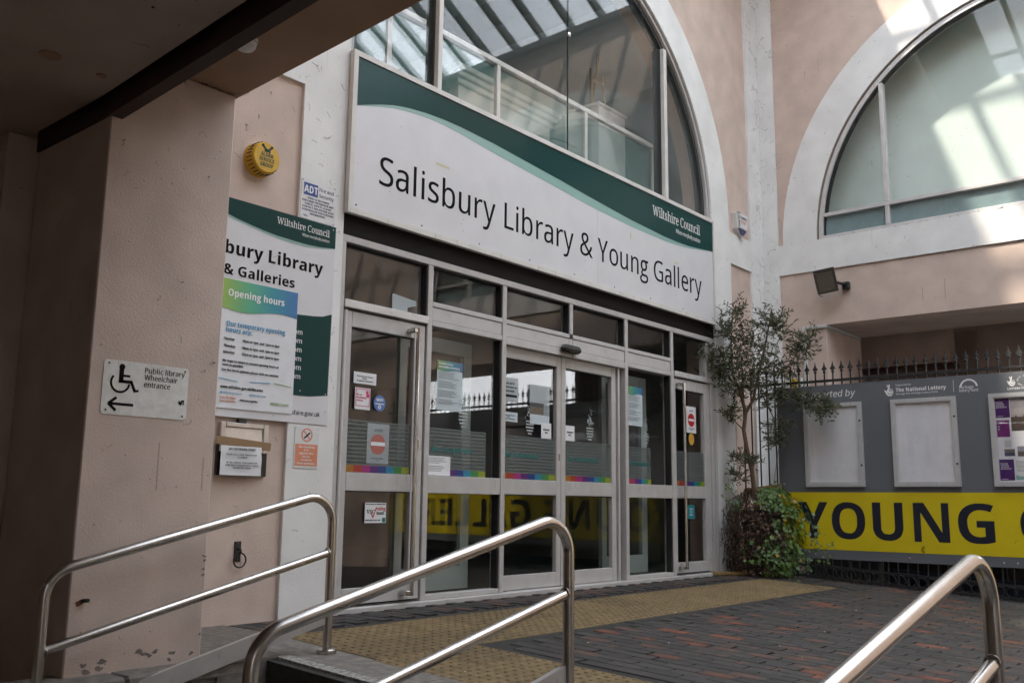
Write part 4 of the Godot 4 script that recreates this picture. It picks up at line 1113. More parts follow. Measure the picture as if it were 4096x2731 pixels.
	text(nt, "print", "ink", [["PLEASE PLACE THEM THROUGH THE", 3.35, 1.030, 0.22, 0.010], ["LETTERBOX", 3.43, 1.014, 0.07, 0.010], ["WE WILL REMOVE THEM FROM YOUR", 3.35, 0.980, 0.225, 0.010], ["CARD (BACK-DATED) AFTER A 72 HOUR", 3.345, 0.964, 0.24, 0.010], ["QUARANTINE PERIOD.", 3.40, 0.948, 0.13, 0.010]], 0.0452, false, false, false)
	# no smoking
	var n := thing("no_smoking_sign", "pale no smoking sign with orange panel on the white strip beside the doors", "sign", Vector3(3.98, 0.97, 0.014))
	box(n, "plate", "whiteplate", Vector3(3.879, 0.970, 0.0125), Vector3(4.080, 1.245, 0.0165))
	box(n, "panel", "orangeprint", Vector3(3.886, 0.985, 0.0167), Vector3(4.072, 1.130, 0.0175))
	polys(n, "symbol", "orangeprint", [ring_poly(3.978, 1.192, 0.046, 0.037), stroke(Vector2(3.948, 1.222), Vector2(4.008, 1.162), 0.009)], 0.0167)
	polys(n, "cigarette", "ink", [stroke(Vector2(3.955, 1.170), Vector2(4.002, 1.208), 0.010)], 0.0181)
	text(n, "lettering", "whiteprint", [["No smoking", 3.915, 1.105, 0.13, 0.013], ["It is", 3.96, 1.085, 0.035, 0.012], ["against the", 3.92, 1.063, 0.115, 0.012], ["law to", 3.947, 1.041, 0.06, 0.012], ["smoke in", 3.937, 1.019, 0.085, 0.012], ["these premises", 3.905, 0.996, 0.145, 0.012]], 0.0177, true, false, false)
	screws(n, [Vector2(3.888, 1.236), Vector2(4.070, 1.236), Vector2(3.89, 0.978), Vector2(4.07, 0.978)], 0.0166, 0.004, "alubright")
	# iron tethering ring
	var g := thing("tether_ring", "small black iron ring hanging from a plate low on the pink wall", "ring", Vector3(3.505, 0.33, -0.014))
	box(g, "plate", "iron", Vector3(3.481, 0.375, -0.0139), Vector3(3.530, 0.500, -0.007), 0.002)
	tube(g, "staple", "iron", fillet([Vector3(3.506, 0.455, -0.008), Vector3(3.506, 0.455, 0.026), Vector3(3.506, 0.425, 0.026), Vector3(3.506, 0.425, -0.008)], 0.012, 4), 0.006, 8)
	var rg := []
	for k in 29: rg.append(Vector3(3.510 + 0.044 * sin(TAU * k / 28), 0.385 + 0.044 * cos(TAU * k / 28), 0.014))
	tube(g, "ring", "iron", rg, 0.005, 8)
	screws(g, [Vector2(3.506, 0.485), Vector2(3.506, 0.39)], -0.007, 0.006, "rust")
	# old bolt in the pier
	var bo := thing("pier_bolt", "rusty bolt stub sticking out low on the pink pier", "bolt", Vector3(2.10, 0.30, 0.89))
	tube(bo, "stub", "iron", [Vector3(2.105, 0.30, 0.889), Vector3(2.115, 0.303, 0.925)], 0.009, 10)
	put(bo, "rust_stain", box_mesh(Vector3(0.035, 0.022, 0.001)), "rust", Transform3D(Basis(Vector3.BACK, 0.4), Vector3(2.092, 0.292, 0.8908)))
	# burglar alarm on the right
	var t := thing("burglar_alarm", "white and navy shield shaped alarm box on the pink panel right of the arch", "alarm", Vector3(10.42, 4.05, -0.014))
	var sh := PackedVector2Array([Vector2(10.285, 4.312), Vector2(10.33, 4.332), Vector2(10.52, 4.332), Vector2(10.578, 4.30), Vector2(10.545, 4.12), Vector2(10.46, 4.045), Vector2(10.40, 4.045), Vector2(10.315, 4.12)])
	prism(t, "base", "whiteplate", sh, -0.0139, 0.055)
	prism(t, "tip", "navy", PackedVector2Array([Vector2(10.335, 4.118), Vector2(10.54, 4.118), Vector2(10.462, 4.047), Vector2(10.40, 4.047)]), 0.0552, 0.066)
	prism(t, "corner", "navy", PackedVector2Array([Vector2(10.287, 4.311), Vector2(10.331, 4.331), Vector2(10.40, 4.331), Vector2(10.40, 4.312)]), 0.0552, 0.062)
	var sf := PackedVector2Array([Vector2(10.300, 4.31), Vector2(10.565, 4.31), Vector2(10.528, 4.125), Vector2(10.335, 4.125)])
	prism(t, "cover", "whiteplate", sf, 0.0552, 0.075)
	text(t, "lettering", "ink", [["T H WHITE", 10.345, 4.245, 0.19, 0.032]], 0.0753, true)
	text(t, "small_lettering", "orangeprint", [["ENERGY, FIRE", 10.360, 4.212, 0.16, 0.018], ["& SECURITY", 10.37, 4.188, 0.14, 0.018]], 0.0753)
	var side := text(t, "number", "ink", [["01380 726656", 0.0, 0.0, 0.16, 0.022]], 0.0, true)
	side.transform = Transform3D(Basis(Vector3.BACK, -1.40), Vector3(10.305, 4.300, 0.0755) - org(t))
	# bell push
	var bp := thing("door_button", "small grey push plate on the white wall beside the right door", "button", Vector3(10.08, 1.27, 0.012))
	box(bp, "plate", "steelplate", Vector3(10.045, 1.268, 0.0125), Vector3(10.12, 1.348, 0.022), 0.004)
	box(bp, "button", "iron", Vector3(10.07, 1.293, 0.0225), Vector3(10.095, 1.323, 0.026), 0.003)

# ---------------------------------------------------------------- the spiked railing and the notice board
func build_railing_and_board():
	var X := -10.30
	var r := thing("spiked_railing", "black iron railing with spear tips and a row of rings behind the grey board", "railing", Vector3(3, -0.1, X), FB)
	var bar := stool()
	add_tube(bar, [Vector3(0, -0.55, 0), Vector3(0, 2.245, 0)], 0.0095, 8)
	var bar_mesh := bar.commit()
	var st := stool()
	var zr := 0.075
	var head := lathe([Vector2(0.0105, 2.235), Vector2(0.017, 2.245), Vector2(0.017, 2.258), Vector2(0.009, 2.266)], 10)
	for s in [-1, 1]:
		var b0 := Vector3(0, 2.262, 0); var tip := Vector3(0, 2.372, 0)
		for q in [[Vector3(0.034, 2.278, 0), Vector3(0, 2.285, 0.011)], [Vector3(-0.034, 2.278, 0), Vector3(0, 2.285, 0.011)]]:
			var mid: Vector3 = Vector3(q[0].x * 0.35, 2.315, 0)
			var e: Vector3 = Vector3(q[1].x, q[1].y, q[1].z * s)
			var n := Vector3(signf(q[0].x) * 0.35, 0.1, s).normalized()
			tri(st, b0, q[0], e, n); tri(st, q[0], mid, e, n); tri(st, mid, tip, e, n)
	var spear := st.commit()
	for k in 60:
		var u := 0.075 + k * 0.0995
		var at := Transform3D(Basis(Vector3.RIGHT, rng.randf_range(-0.004, 0.004)), Vector3(u, rng.randf_range(-0.003, 0.003), X))
		var bb := put(r, "bar", bar_mesh, "iron", at)
		mi(bb, "collar", head, "iron")
		mi(bb, "spear_tip", spear, "iron")
	box(r, "top_rail", "iron", Vector3(0.02, 2.134, X - 0.02), Vector3(6.05, 2.160, X + 0.02))
	var fall := Basis(Vector3.BACK, -atan(0.05))
	for v in [0.115, -0.005]:
		put(r, "lower_rail", box_mesh(Vector3(6.05, 0.022, 0.028)), "iron", Transform3D(fall, Vector3(3.03, v - 0.05 * 2.08, X)))
	for k in 56:
		var u := 0.13 + k * 0.104
		var pts := []
		for j in 17: pts.append(Vector3(0.047 * cos(TAU * j / 16), 0.047 * sin(TAU * j / 16), 0))
		if not CACHE.has("ironring"):
			var s2 := stool(); add_tube(s2, pts, 0.005, 6); CACHE["ironring"] = s2.commit()
		put(r, "ring", CACHE["ironring"], "iron", Transform3D(Basis.IDENTITY, Vector3(u, 0.055 - 0.05 * (u - 0.95), X + 0.012)))
	for u in [1.60, 3.6, 5.6]:
		box(r, "post", "iron", Vector3(u - 0.018, -0.35, X - 0.018), Vector3(u + 0.018, 2.13, X + 0.018))
	# the board
	var W := X + 0.022
	var b := thing("gallery_board", "long grey board with a yellow band of large dark letters fixed to the railing", "board", Vector3(3, 0.2, W), FB)
	box(b, "panel", "boardgrey", Vector3(0.508, 0.196, W), Vector3(3.125, 2.095, W + 0.012))
	box(b, "panel", "boardgrey", Vector3(3.128, 0.196, W), Vector3(5.9, 2.095, W + 0.012))
	box(b, "yellow_band", "boardyellow", Vector3(0.508, 0.297, W + 0.0122), Vector3(5.9, 0.912, W + 0.0145))
	var wy := W + 0.0147
	text(b, "lettering", "boardink", [["YOUNG", 0.722, 0.413, 2.008, 0.394], ["GALLERY", 2.96, 0.413, 2.62, 0.394]], wy, true)
	text(b, "supported_by", "whiteprint", [["Supported by", 0.808, 1.957, 0.605, 0.072]], W + 0.0123, false, false, true, 0.18)
	var wl := W + 0.0123
	text(b, "sponsor_name", "whiteprint", [["Supported by", 1.857, 2.032, 0.158, 0.017], ["through the Heritage Lottery Fund", 1.857, 1.937, 0.42, 0.017]], wl)
	text(b, "sponsor_name", "whiteprint", [["The National Lottery", 1.857, 1.968, 0.505, 0.041]], wl, true)
	polys(b, "divider", "whiteprint", [stroke(Vector2(2.4355, 1.929), Vector2(2.4355, 2.051), 0.0035)], wl)
	polys(b, "rainbow_mark", "whiteprint", [ring_poly(2.581, 1.968, 0.087, 0.070, 0.12, PI - 0.12, 24)], wl)
	text(b, "sponsor_name", "whiteprint", [["heritage", 2.490, 1.959, 0.135, 0.028], ["lottery fund", 2.489, 1.926, 0.178, 0.028]], wl)
	for q in [[1.781, 1.986, 1.0], [2.972, 1.998, 0.78]]:
		var k: float = q[2]
		var o := Vector2(q[0], q[1])
		var hand := PackedVector2Array()
		for pt in [[-0.047, 0.010], [-0.030, 0.006], [-0.020, -0.004], [-0.008, 0.020], [0.002, 0.062], [0.012, 0.068], [0.018, 0.060], [0.012, 0.022], [0.022, 0.016], [0.034, 0.020], [0.046, 0.012], [0.050, -0.012], [0.044, -0.040], [0.024, -0.058], [0.0, -0.058], [-0.020, -0.046], [-0.032, -0.022]]: hand.append(o + Vector2(pt[0], pt[1]) * k)
		polys(b, "hand_mark", "whiteprint", [hand, PackedVector2Array([o + Vector2(-0.016, 0.06) * k, o + Vector2(-0.010, 0.066) * k, o + Vector2(-0.004, 0.056) * k, o + Vector2(-0.010, 0.036) * k, o + Vector2(-0.016, 0.046) * k])], wl)
		polys(b, "hand_mark_lines", "boardgrey", [ring_poly(o.x + 0.016 * k, o.y - 0.010 * k, 0.030 * k, 0.025 * k, PI * 1.15, PI * 1.85, 12), ring_poly(o.x + 0.018 * k, o.y + 0.004 * k, 0.011 * k, 0.007 * k), ring_poly(o.x + 0.038 * k, o.y + 0.003 * k, 0.010 * k, 0.006 * k)], wl + 0.0014)
	text(b, "sponsor_name", "whiteprint", [["LOTTERY FUNDED", 2.938, 1.918, 0.235, 0.020]], wl, true)
	var ar := []
	var word := "ARTS COUNCIL ENGLAND "
	for k in word.length():
		if word[k] == " ": continue
		var t := PI - TAU * k / word.length() - 0.05
		var o2 := text(b, "ring_lettering", "whiteprint", [[word[k], -0.005, 0.0, 0.0, 0.015]], 0.0)
		o2.transform = Transform3D(Basis(Vector3.BACK, t - PI / 2), Vector3(3.09 + 0.052 * cos(t), 2.0 + 0.042 * sin(t), wl) - org(b))
	screws(b, [Vector2(0.55, 0.245), Vector2(0.90, 0.245), Vector2(1.9, 0.245), Vector2(2.79, 0.24), Vector2(2.91, 0.24), Vector2(4.0, 0.24)], W + 0.0125, 0.008, "alubright")
	var gst := stool()
	var gr := RandomNumberGenerator.new(); gr.seed = 3
	for k in 9:
		var c0 := Vector2(2.02 + gr.randf() * 0.03, 0.300 + k * 0.007)
		add_prism(gst, ring_poly(c0.x + gr.randf() * 0.02, c0.y + 0.005, 0.009, 0.007, gr.randf() * 2.0, 2.5 + gr.randf() * 3.0, 8), wy, wy + 0.0008)
		add_prism(gst, stroke(c0, c0 + Vector2(0.022, gr.randf_range(-0.012, 0.016)), 0.0022), wy, wy + 0.0008)
	put(b, "graffiti", gst.commit(), "ink")
	# three glazed cases
	var cases := [[0.835, 1.486, "empty silver framed notice case nearest the olive tree, its left edge behind leaves"], [1.800, 2.453, "empty silver framed notice case in the middle of the grey board"], [2.762, 3.66, "silver framed notice case full of purple census posters at the right of the board"]]
	for k in 3:
		var u0: float = cases[k][0]; var u1: float = cases[k][1]; var v0 := 0.972; var v1 := 1.886
		var n := thing("notice_case", cases[k][2], "notice case", Vector3((u0 + u1) / 2, v0, W), FB, "notice cases on the grey board")
		var f := 0.042; var d := W + 0.046
		for q in [[Vector2(u0, v0), Vector2(u1, v0), Vector2(u1 - f, v0 + f), Vector2(u0 + f, v0 + f)], [Vector2(u0, v1), Vector2(u0 + f, v1 - f), Vector2(u1 - f, v1 - f), Vector2(u1, v1)], [Vector2(u0, v0 + 0.0005), Vector2(u0 + f, v0 + f + 0.0005), Vector2(u0 + f, v1 - f - 0.0005), Vector2(u0, v1 - 0.0005)], [Vector2(u1, v0 + 0.0005), Vector2(u1, v1 - 0.0005), Vector2(u1 - f, v1 - f - 0.0005), Vector2(u1 - f, v0 + f + 0.0005)]]:
			prism(n, "frame", "caseframe", PackedVector2Array(q), W + 0.0125, d)
		var g := 0.010
		for q in [[u0 + f, v0 + f, u1 - f, v0 + f + g], [u0 + f, v1 - f - g, u1 - f, v1 - f], [u0 + f, v0 + f + g, u0 + f + g, v1 - f - g], [u1 - f - g, v0 + f + g, u1 - f, v1 - f - g]]:
			box(n, "bead", "alubright", Vector3(q[0], q[1], W + 0.02), Vector3(q[2], q[3], d - 0.008))
		box(n, "backing", "caseback", Vector3(u0 + f, v0 + f, W + 0.0126), Vector3(u1 - f, v1 - f, W + 0.018))
		box(n, "pane", "pane", Vector3(u0 + f + g, v0 + f + g, W + 0.030), Vector3(u1 - f - g, v1 - f - g, W + 0.034))
		for v in [1.20, 1.68]:
			put(n, "lock", lathe([Vector2(0, 0.006), Vector2(0.009, 0.005), Vector2(0.011, 0)], 12), "iron", Transform3D(Basis(Vector3.RIGHT, PI / 2), Vector3(u1 - f * 0.5, v, d)))
	var lining := thing("case_lining", "crumpled white lining paper inside the notice case nearest the tree", "paper", Vector3(1.16, 1.02, W), FB)
	sheet(lining, "paper", "caseback", 0.885, 1.02, 1.436, 1.838, W + 0.0195, 0.007, 91)
	poster_wall(W + 0.0185)
	# odds and ends by the railing
	var ws := thing("warning_sign", "small yellow warning sign behind the railing near the olive tree", "sign", Vector3(0.43, 2.175, -10.93), FB)
	box(ws, "plate", "warnyellow", Vector3(0.383, 2.13, -10.94), Vector3(0.474, 2.286, -10.935))
	polys(ws, "triangle", "ink", [stroke(Vector2(0.392, 2.20), Vector2(0.428, 2.268), 0.007), stroke(Vector2(0.464, 2.20), Vector2(0.428, 2.268), 0.007), stroke(Vector2(0.392, 2.20), Vector2(0.464, 2.20), 0.007), stroke(Vector2(0.428, 2.215), Vector2(0.428, 2.24), 0.007)], -10.9348)
	box(ws, "backboard", "trunking", Vector3(0.30, 2.05, -11.0), Vector3(0.52, 2.30, -10.945))
	var tr := thing("cable_trunking", "white plastic cable trunking running down the pink wall beside the passage", "trunking", Vector3(0.52, -0.3, -11.13), FB)
	box(tr, "upright", "trunking", Vector3(0.498, -0.4, -11.1415), Vector3(0.538, 2.912, -11.10), 0.004)
	box(tr, "crosspiece", "trunking", Vector3(0.498, 2.913, -11.1415), Vector3(0.80, 2.949, -11.10), 0.004)
	box(tr, "return_piece", "trunking", Vector3(0.781, 2.913, -12.25), Vector3(0.80, 2.948, -11.1416))
	var fl := thing("floodlight", "old dark square floodlight hanging on a bracket under the white string course", "floodlight", Vector3(0.95, 3.3, -11.142), FB)
	var tb := Basis(Vector3.UP, 0.12) * Basis(Vector3.RIGHT, 0.30) * Basis(Vector3.BACK, 0.10)
	var hc := Vector3(0.905, 3.45, -10.93)
	var body := stool()
	var fw := 0.115; var fh := 0.135
	for q in [[Vector3(-fw, -fh, 0.06), Vector3(fw, -fh, 0.06), Vector3(fw * 0.7, -fh * 0.7, -0.05), Vector3(-fw * 0.7, -fh * 0.7, -0.05), Vector3(0, -1, -0.4)], [Vector3(-fw, fh, 0.06), Vector3(fw, fh, 0.06), Vector3(fw * 0.7, fh * 0.7, -0.05), Vector3(-fw * 0.7, fh * 0.7, -0.05), Vector3(0, 1, -0.4)], [Vector3(fw, -fh, 0.06), Vector3(fw, fh, 0.06), Vector3(fw * 0.7, fh * 0.7, -0.05), Vector3(fw * 0.7, -fh * 0.7, -0.05), Vector3(1, 0, -0.4)], [Vector3(-fw, -fh, 0.06), Vector3(-fw, fh, 0.06), Vector3(-fw * 0.7, fh * 0.7, -0.05), Vector3(-fw * 0.7, -fh * 0.7, -0.05), Vector3(-1, 0, -0.4)]]:
		quad(body, q[0], q[1], q[2], q[3], q[4].normalized())
	quad(body, Vector3(-fw * 0.7, -fh * 0.7, -0.05), Vector3(fw * 0.7, -fh * 0.7, -0.05), Vector3(fw * 0.7, fh * 0.7, -0.05), Vector3(-fw * 0.7, fh * 0.7, -0.05), Vector3(0, 0, -1))
	var T := Transform3D(tb, hc)
	put(fl, "housing", body.commit(), "floodbody", T)
	for q in [[Vector3(-fw - 0.012, fh - 0.02, 0.055), Vector3(fw + 0.012, fh + 0.012, 0.075)], [Vector3(-fw - 0.012, -fh - 0.012, 0.055), Vector3(fw + 0.012, -fh + 0.02, 0.075)], [Vector3(-fw - 0.012, -fh + 0.021, 0.055), Vector3(-fw + 0.02, fh - 0.021, 0.075)], [Vector3(fw - 0.02, -fh + 0.021, 0.055), Vector3(fw + 0.012, fh - 0.021, 0.075)]]:
		put(fl, "bezel", box_mesh(q[1] - q[0], 0.006), "floodbody", T * Transform3D(Basis.IDENTITY, (q[0] + q[1]) / 2))
	put(fl, "lens", box_mesh(Vector3(fw * 2 - 0.03, fh * 2 - 0.03, 0.004)), "floodglass", T * Transform3D(Basis.IDENTITY, Vector3(0, 0, 0.066)))
	put(fl, "reflector", box_mesh(Vector3(fw * 1.5, fh * 1.5, 0.004)), "floodbody", T * Transform3D(Basis.IDENTITY, Vector3(0, 0, 0.0)))
	tube(fl, "bracket", "iron", fillet([Vector3(1.0, 3.42, -10.96), Vector3(1.06, 3.40, -11.0), Vector3(1.06, 3.40, -11.141)], 0.03, 4), 0.018, 8)
	box(fl, "junction_box", "iron", Vector3(1.02, 3.35, -11.141), Vector3(1.11, 3.44, -11.08), 0.008)
	tube(fl, "cable", "iron", [Vector3(0.83, 3.34, -10.94), Vector3(0.80, 3.31, -10.95), Vector3(0.79, 3.28, -10.97), Vector3(0.82, 3.27, -10.99)], 0.006, 6)
	# things stored behind the board's foot
	var cr := thing("stored_boards", "dark timber panels leaning behind the foot of the grey board", "boards", Vector3(2.5, -0.2, -10.75), FB)
	for k in 28:
		put(cr, "board", box_mesh(Vector3(0.155, 0.62, 0.02)), "storedtimber%d" % (k % 3), Transform3D(Basis(Vector3.RIGHT, 0.12), Vector3(1.50 + k * 0.16, 0.12, -10.75)))
	for k in 4:
		put(cr, "panel", box_mesh(Vector3(0.20, 0.5, 0.02)), "lead", Transform3D(Basis(Vector3.RIGHT, 0.12), Vector3(0.72 + k * 0.203, 0.08, -10.72)))
	var nb := thing("blue_banner_board", "dark blue board lettered REMEMBER lying upside down behind the rings", "board", Vector3(2.2, -0.15, -10.5), FB)
	put(nb, "panel", box_mesh(Vector3(1.5, 0.26, 0.02)), "navyboard", Transform3D(Basis(Vector3.BACK, -0.05), Vector3(2.35, -0.05, -10.48)))
	var tx := text(nb, "lettering", "ink", [["REMEMBER", 0.0, 0.0, 0.62, 0.075]], 0.0)
	tx.transform = Transform3D(Basis(Vector3.BACK, PI - 0.05), Vector3(2.45, -0.02, -10.468) - org(nb))

func photo_card(parent: Node3D, nm: String, u0, v0, u1, v1, w, bands: Array):
	# a printed picture: soft bands of colour from top to bottom, speckled
	var st := stool(); var nx := 22; var ny := 26
	var n := FastNoiseLite.new(); n.seed = int(u0 * 1000); n.frequency = 0.25
	for i in nx:
		for j in ny:
			var f := (j + 0.5) / ny
			var bi := 0
			while bi < bands.size() - 1 and f > bands[bi + 1][0] + 0.02 * n.get_noise_2d(i * 2.0, 3.0): bi += 1
			var c: Color = bands[bi][1]
			c = c * (1.0 + bands[bi][2] * n.get_noise_2d(i * 3.1, j * 3.7))
			var a := Vector3(lerpf(u0, u1, float(i) / nx), lerpf(v1, v0, float(j) / ny), w); var b := Vector3(lerpf(u0, u1, float(i + 1) / nx), lerpf(v1, v0, float(j + 1) / ny), w)
			st.set_color(Color(c.r, c.g, c.b))
			quad(st, a, Vector3(b.x, a.y, w), b, Vector3(a.x, b.y, w), Vector3(0, 0, 1))
	put(parent, nm, st.commit(), "photo")

func poster_wall(w: float):
	var specs := [["census_poster", 2.812, 1.645, 2.942, 1.838, "purple census poster at the top left of the full notice case"], ["census_poster", 2.815, 1.455, 2.930, 1.62, "violet census poster with round icons in the full notice case"], ["census_poster", 2.815, 1.03, 2.945, 1.235, "purple census poster at the foot of the full notice case"]]
	for k in 3:
		var s = specs[k]
		var p := thing(s[0], s[5], "poster", Vector3((s[1] + s[3]) / 2, s[2], w), FB, "census posters in the notice case")
		box(p, "paper", ["purple", "violet", "purple"][k], Vector3(s[1], s[2], w), Vector3(s[3], s[4], w + 0.001))
		if k != 1:
			text(p, "print", "whiteprint", [["Need help", s[1] + 0.01, s[4] - 0.045, 0.064, 0.011], ["completing", s[1] + 0.01, s[4] - 0.062, 0.07, 0.011], ["your census", s[1] + 0.01, s[4] - 0.079, 0.075, 0.011], ["questionnaire?", s[1] + 0.01, s[4] - 0.096, 0.097, 0.011]], w + 0.0012, true, false, false)
			polys(p, "footer", "whiteprint", [stroke(Vector2(s[1] + 0.01, s[2] + 0.013), Vector2(s[3] - 0.06, s[2] + 0.013), 0.003)], w + 0.0012)
		else:
			text(p, "print", "whiteprint", [["Census Day is", 2.83, 1.600, 0.06, 0.007], ["Sunday 21 March", 2.84, 1.589, 0.07, 0.008]], w + 0.0012, true, false, false)
			polys(p, "icon", "signmint", [disc(2.835, 1.556, 0.010, 16), disc(2.835, 1.530, 0.010, 16)], w + 0.0012)
	var ph := thing("census_photo_poster", "poster with a photograph of a rocky shore in the full notice case", "poster", Vector3(3.15, 1.44, w), FB)
	box(ph, "paper", "paper", Vector3(2.945, 1.445, w), Vector3(3.35, 1.838, w + 0.001))
	photo_card(ph, "photograph", 2.948, 1.51, 3.348, 1.836, w + 0.0013, [[0.0, Color(0.34, 0.33, 0.34), 0.2], [0.3, Color(0.42, 0.39, 0.38), 0.15], [0.48, Color(0.36, 0.33, 0.32), 0.1], [0.56, Color(0.09, 0.065, 0.05), 0.7], [0.8, Color(0.07, 0.05, 0.04), 0.8]])
	var lf := thing("census_leaflet", "white leaflets with small photographs in the full notice case", "leaflet", Vector3(3.0, 1.25, w), FB)
	box(lf, "paper", "paper", Vector3(2.86, 1.262, w), Vector3(3.10, 1.43, w + 0.001))
	photo_card(lf, "photograph", 2.868, 1.266, 2.962, 1.335, w + 0.0013, [[0.0, Color(0.16, 0.14, 0.12), 0.9], [0.5, Color(0.05, 0.07, 0.12), 0.9]])
	photo_card(lf, "photograph", 2.985, 1.262, 3.10, 1.36, w + 0.0013, [[0.0, Color(0.25, 0.26, 0.32), 0.7], [0.5, Color(0.10, 0.08, 0.08), 0.9]])
	var wp := thing("census_text_sheet", "white text sheet beside the lowest census poster", "leaflet", Vector3(3.05, 1.03, w), FB)
	box(wp, "paper", "paper", Vector3(2.952, 1.03, w), Vector3(3.15, 1.235, w + 0.001))
	var bars := []
	for k in 9: bars.append(stroke(Vector2(2.965, 1.218 - k * 0.0125), Vector2(3.04 + 0.05 * rng.randf(), 1.218 - k * 0.0125), 0.0028))
	polys(wp, "print", "inkgrey", bars, w + 0.0012)
	bars = []
	for k in 7: bars.append(stroke(Vector2(2.872, 1.418 - k * 0.0105), Vector2(2.93 + 0.02 * rng.randf(), 1.418 - k * 0.0105), 0.0025))
	polys(lf, "print", "inkgrey", bars, w + 0.0012)
	polys(wp, "map", "signmint", [PackedVector2Array([Vector2(2.955, 1.035), Vector2(3.07, 1.035), Vector2(3.06, 1.058), Vector2(3.03, 1.072), Vector2(3.0, 1.068), Vector2(2.975, 1.078), Vector2(2.956, 1.082)])], w + 0.0012)

# ---------------------------------------------------------------- the olive in its pot
func add_leaf(st: SurfaceTool, at: Vector3, dir: Vector3, ln: float, wd: float, c: Color, bend := 0.15):
	var d := dir.normalized()
	var s := d.cross(Vector3(rng.randf_range(-1, 1), rng.randf_range(-1, 1), rng.randf_range(-1, 1)).normalized())
	if s.length() < 0.1: s = d.cross(Vector3.UP)
	s = s.normalized()
	var n := s.cross(d).normalized()
	var m := at + d * ln * 0.5 + n * ln * bend
	var a := m + s * wd; var b := m - s * wd; var e := at + d * ln
	var q := m - n * wd * 0.4
	for t in [[at, a, q], [at, q, b], [a, e, q], [q, e, b]]:
		var nn: Vector3 = (t[1] - t[0]).cross(t[2] - t[0]).normalized()
		st.set_color(c)
		tri(st, t[0], t[1], t[2], -nn)

func add_lobed(st: SurfaceTool, at: Vector3, n: Vector3, size: float, c: Color):
	var s := n.cross(Vector3(rng.randf_range(-1, 1), 0.3, rng.randf_range(-1, 1))).normalized(); var u := n.cross(s)
	var k := 5; var prev := Vector3.ZERO; var first := Vector3.ZERO
	var t0 := rng.randf() * TAU
	st.set_color(c)
	var ring := []
	for i in k * 2 - 1:
		var t := t0 + (i - (k - 1)) * 0.62
		var r := size * (1.0 if i % 2 == 0 else 0.62)
		ring.append(at + (s * cos(t) + u * sin(t)) * r - n * r * 0.25 * rng.randf())
	for i in ring.size() - 1:
		tri(st, at, ring[i], ring[i + 1], n)

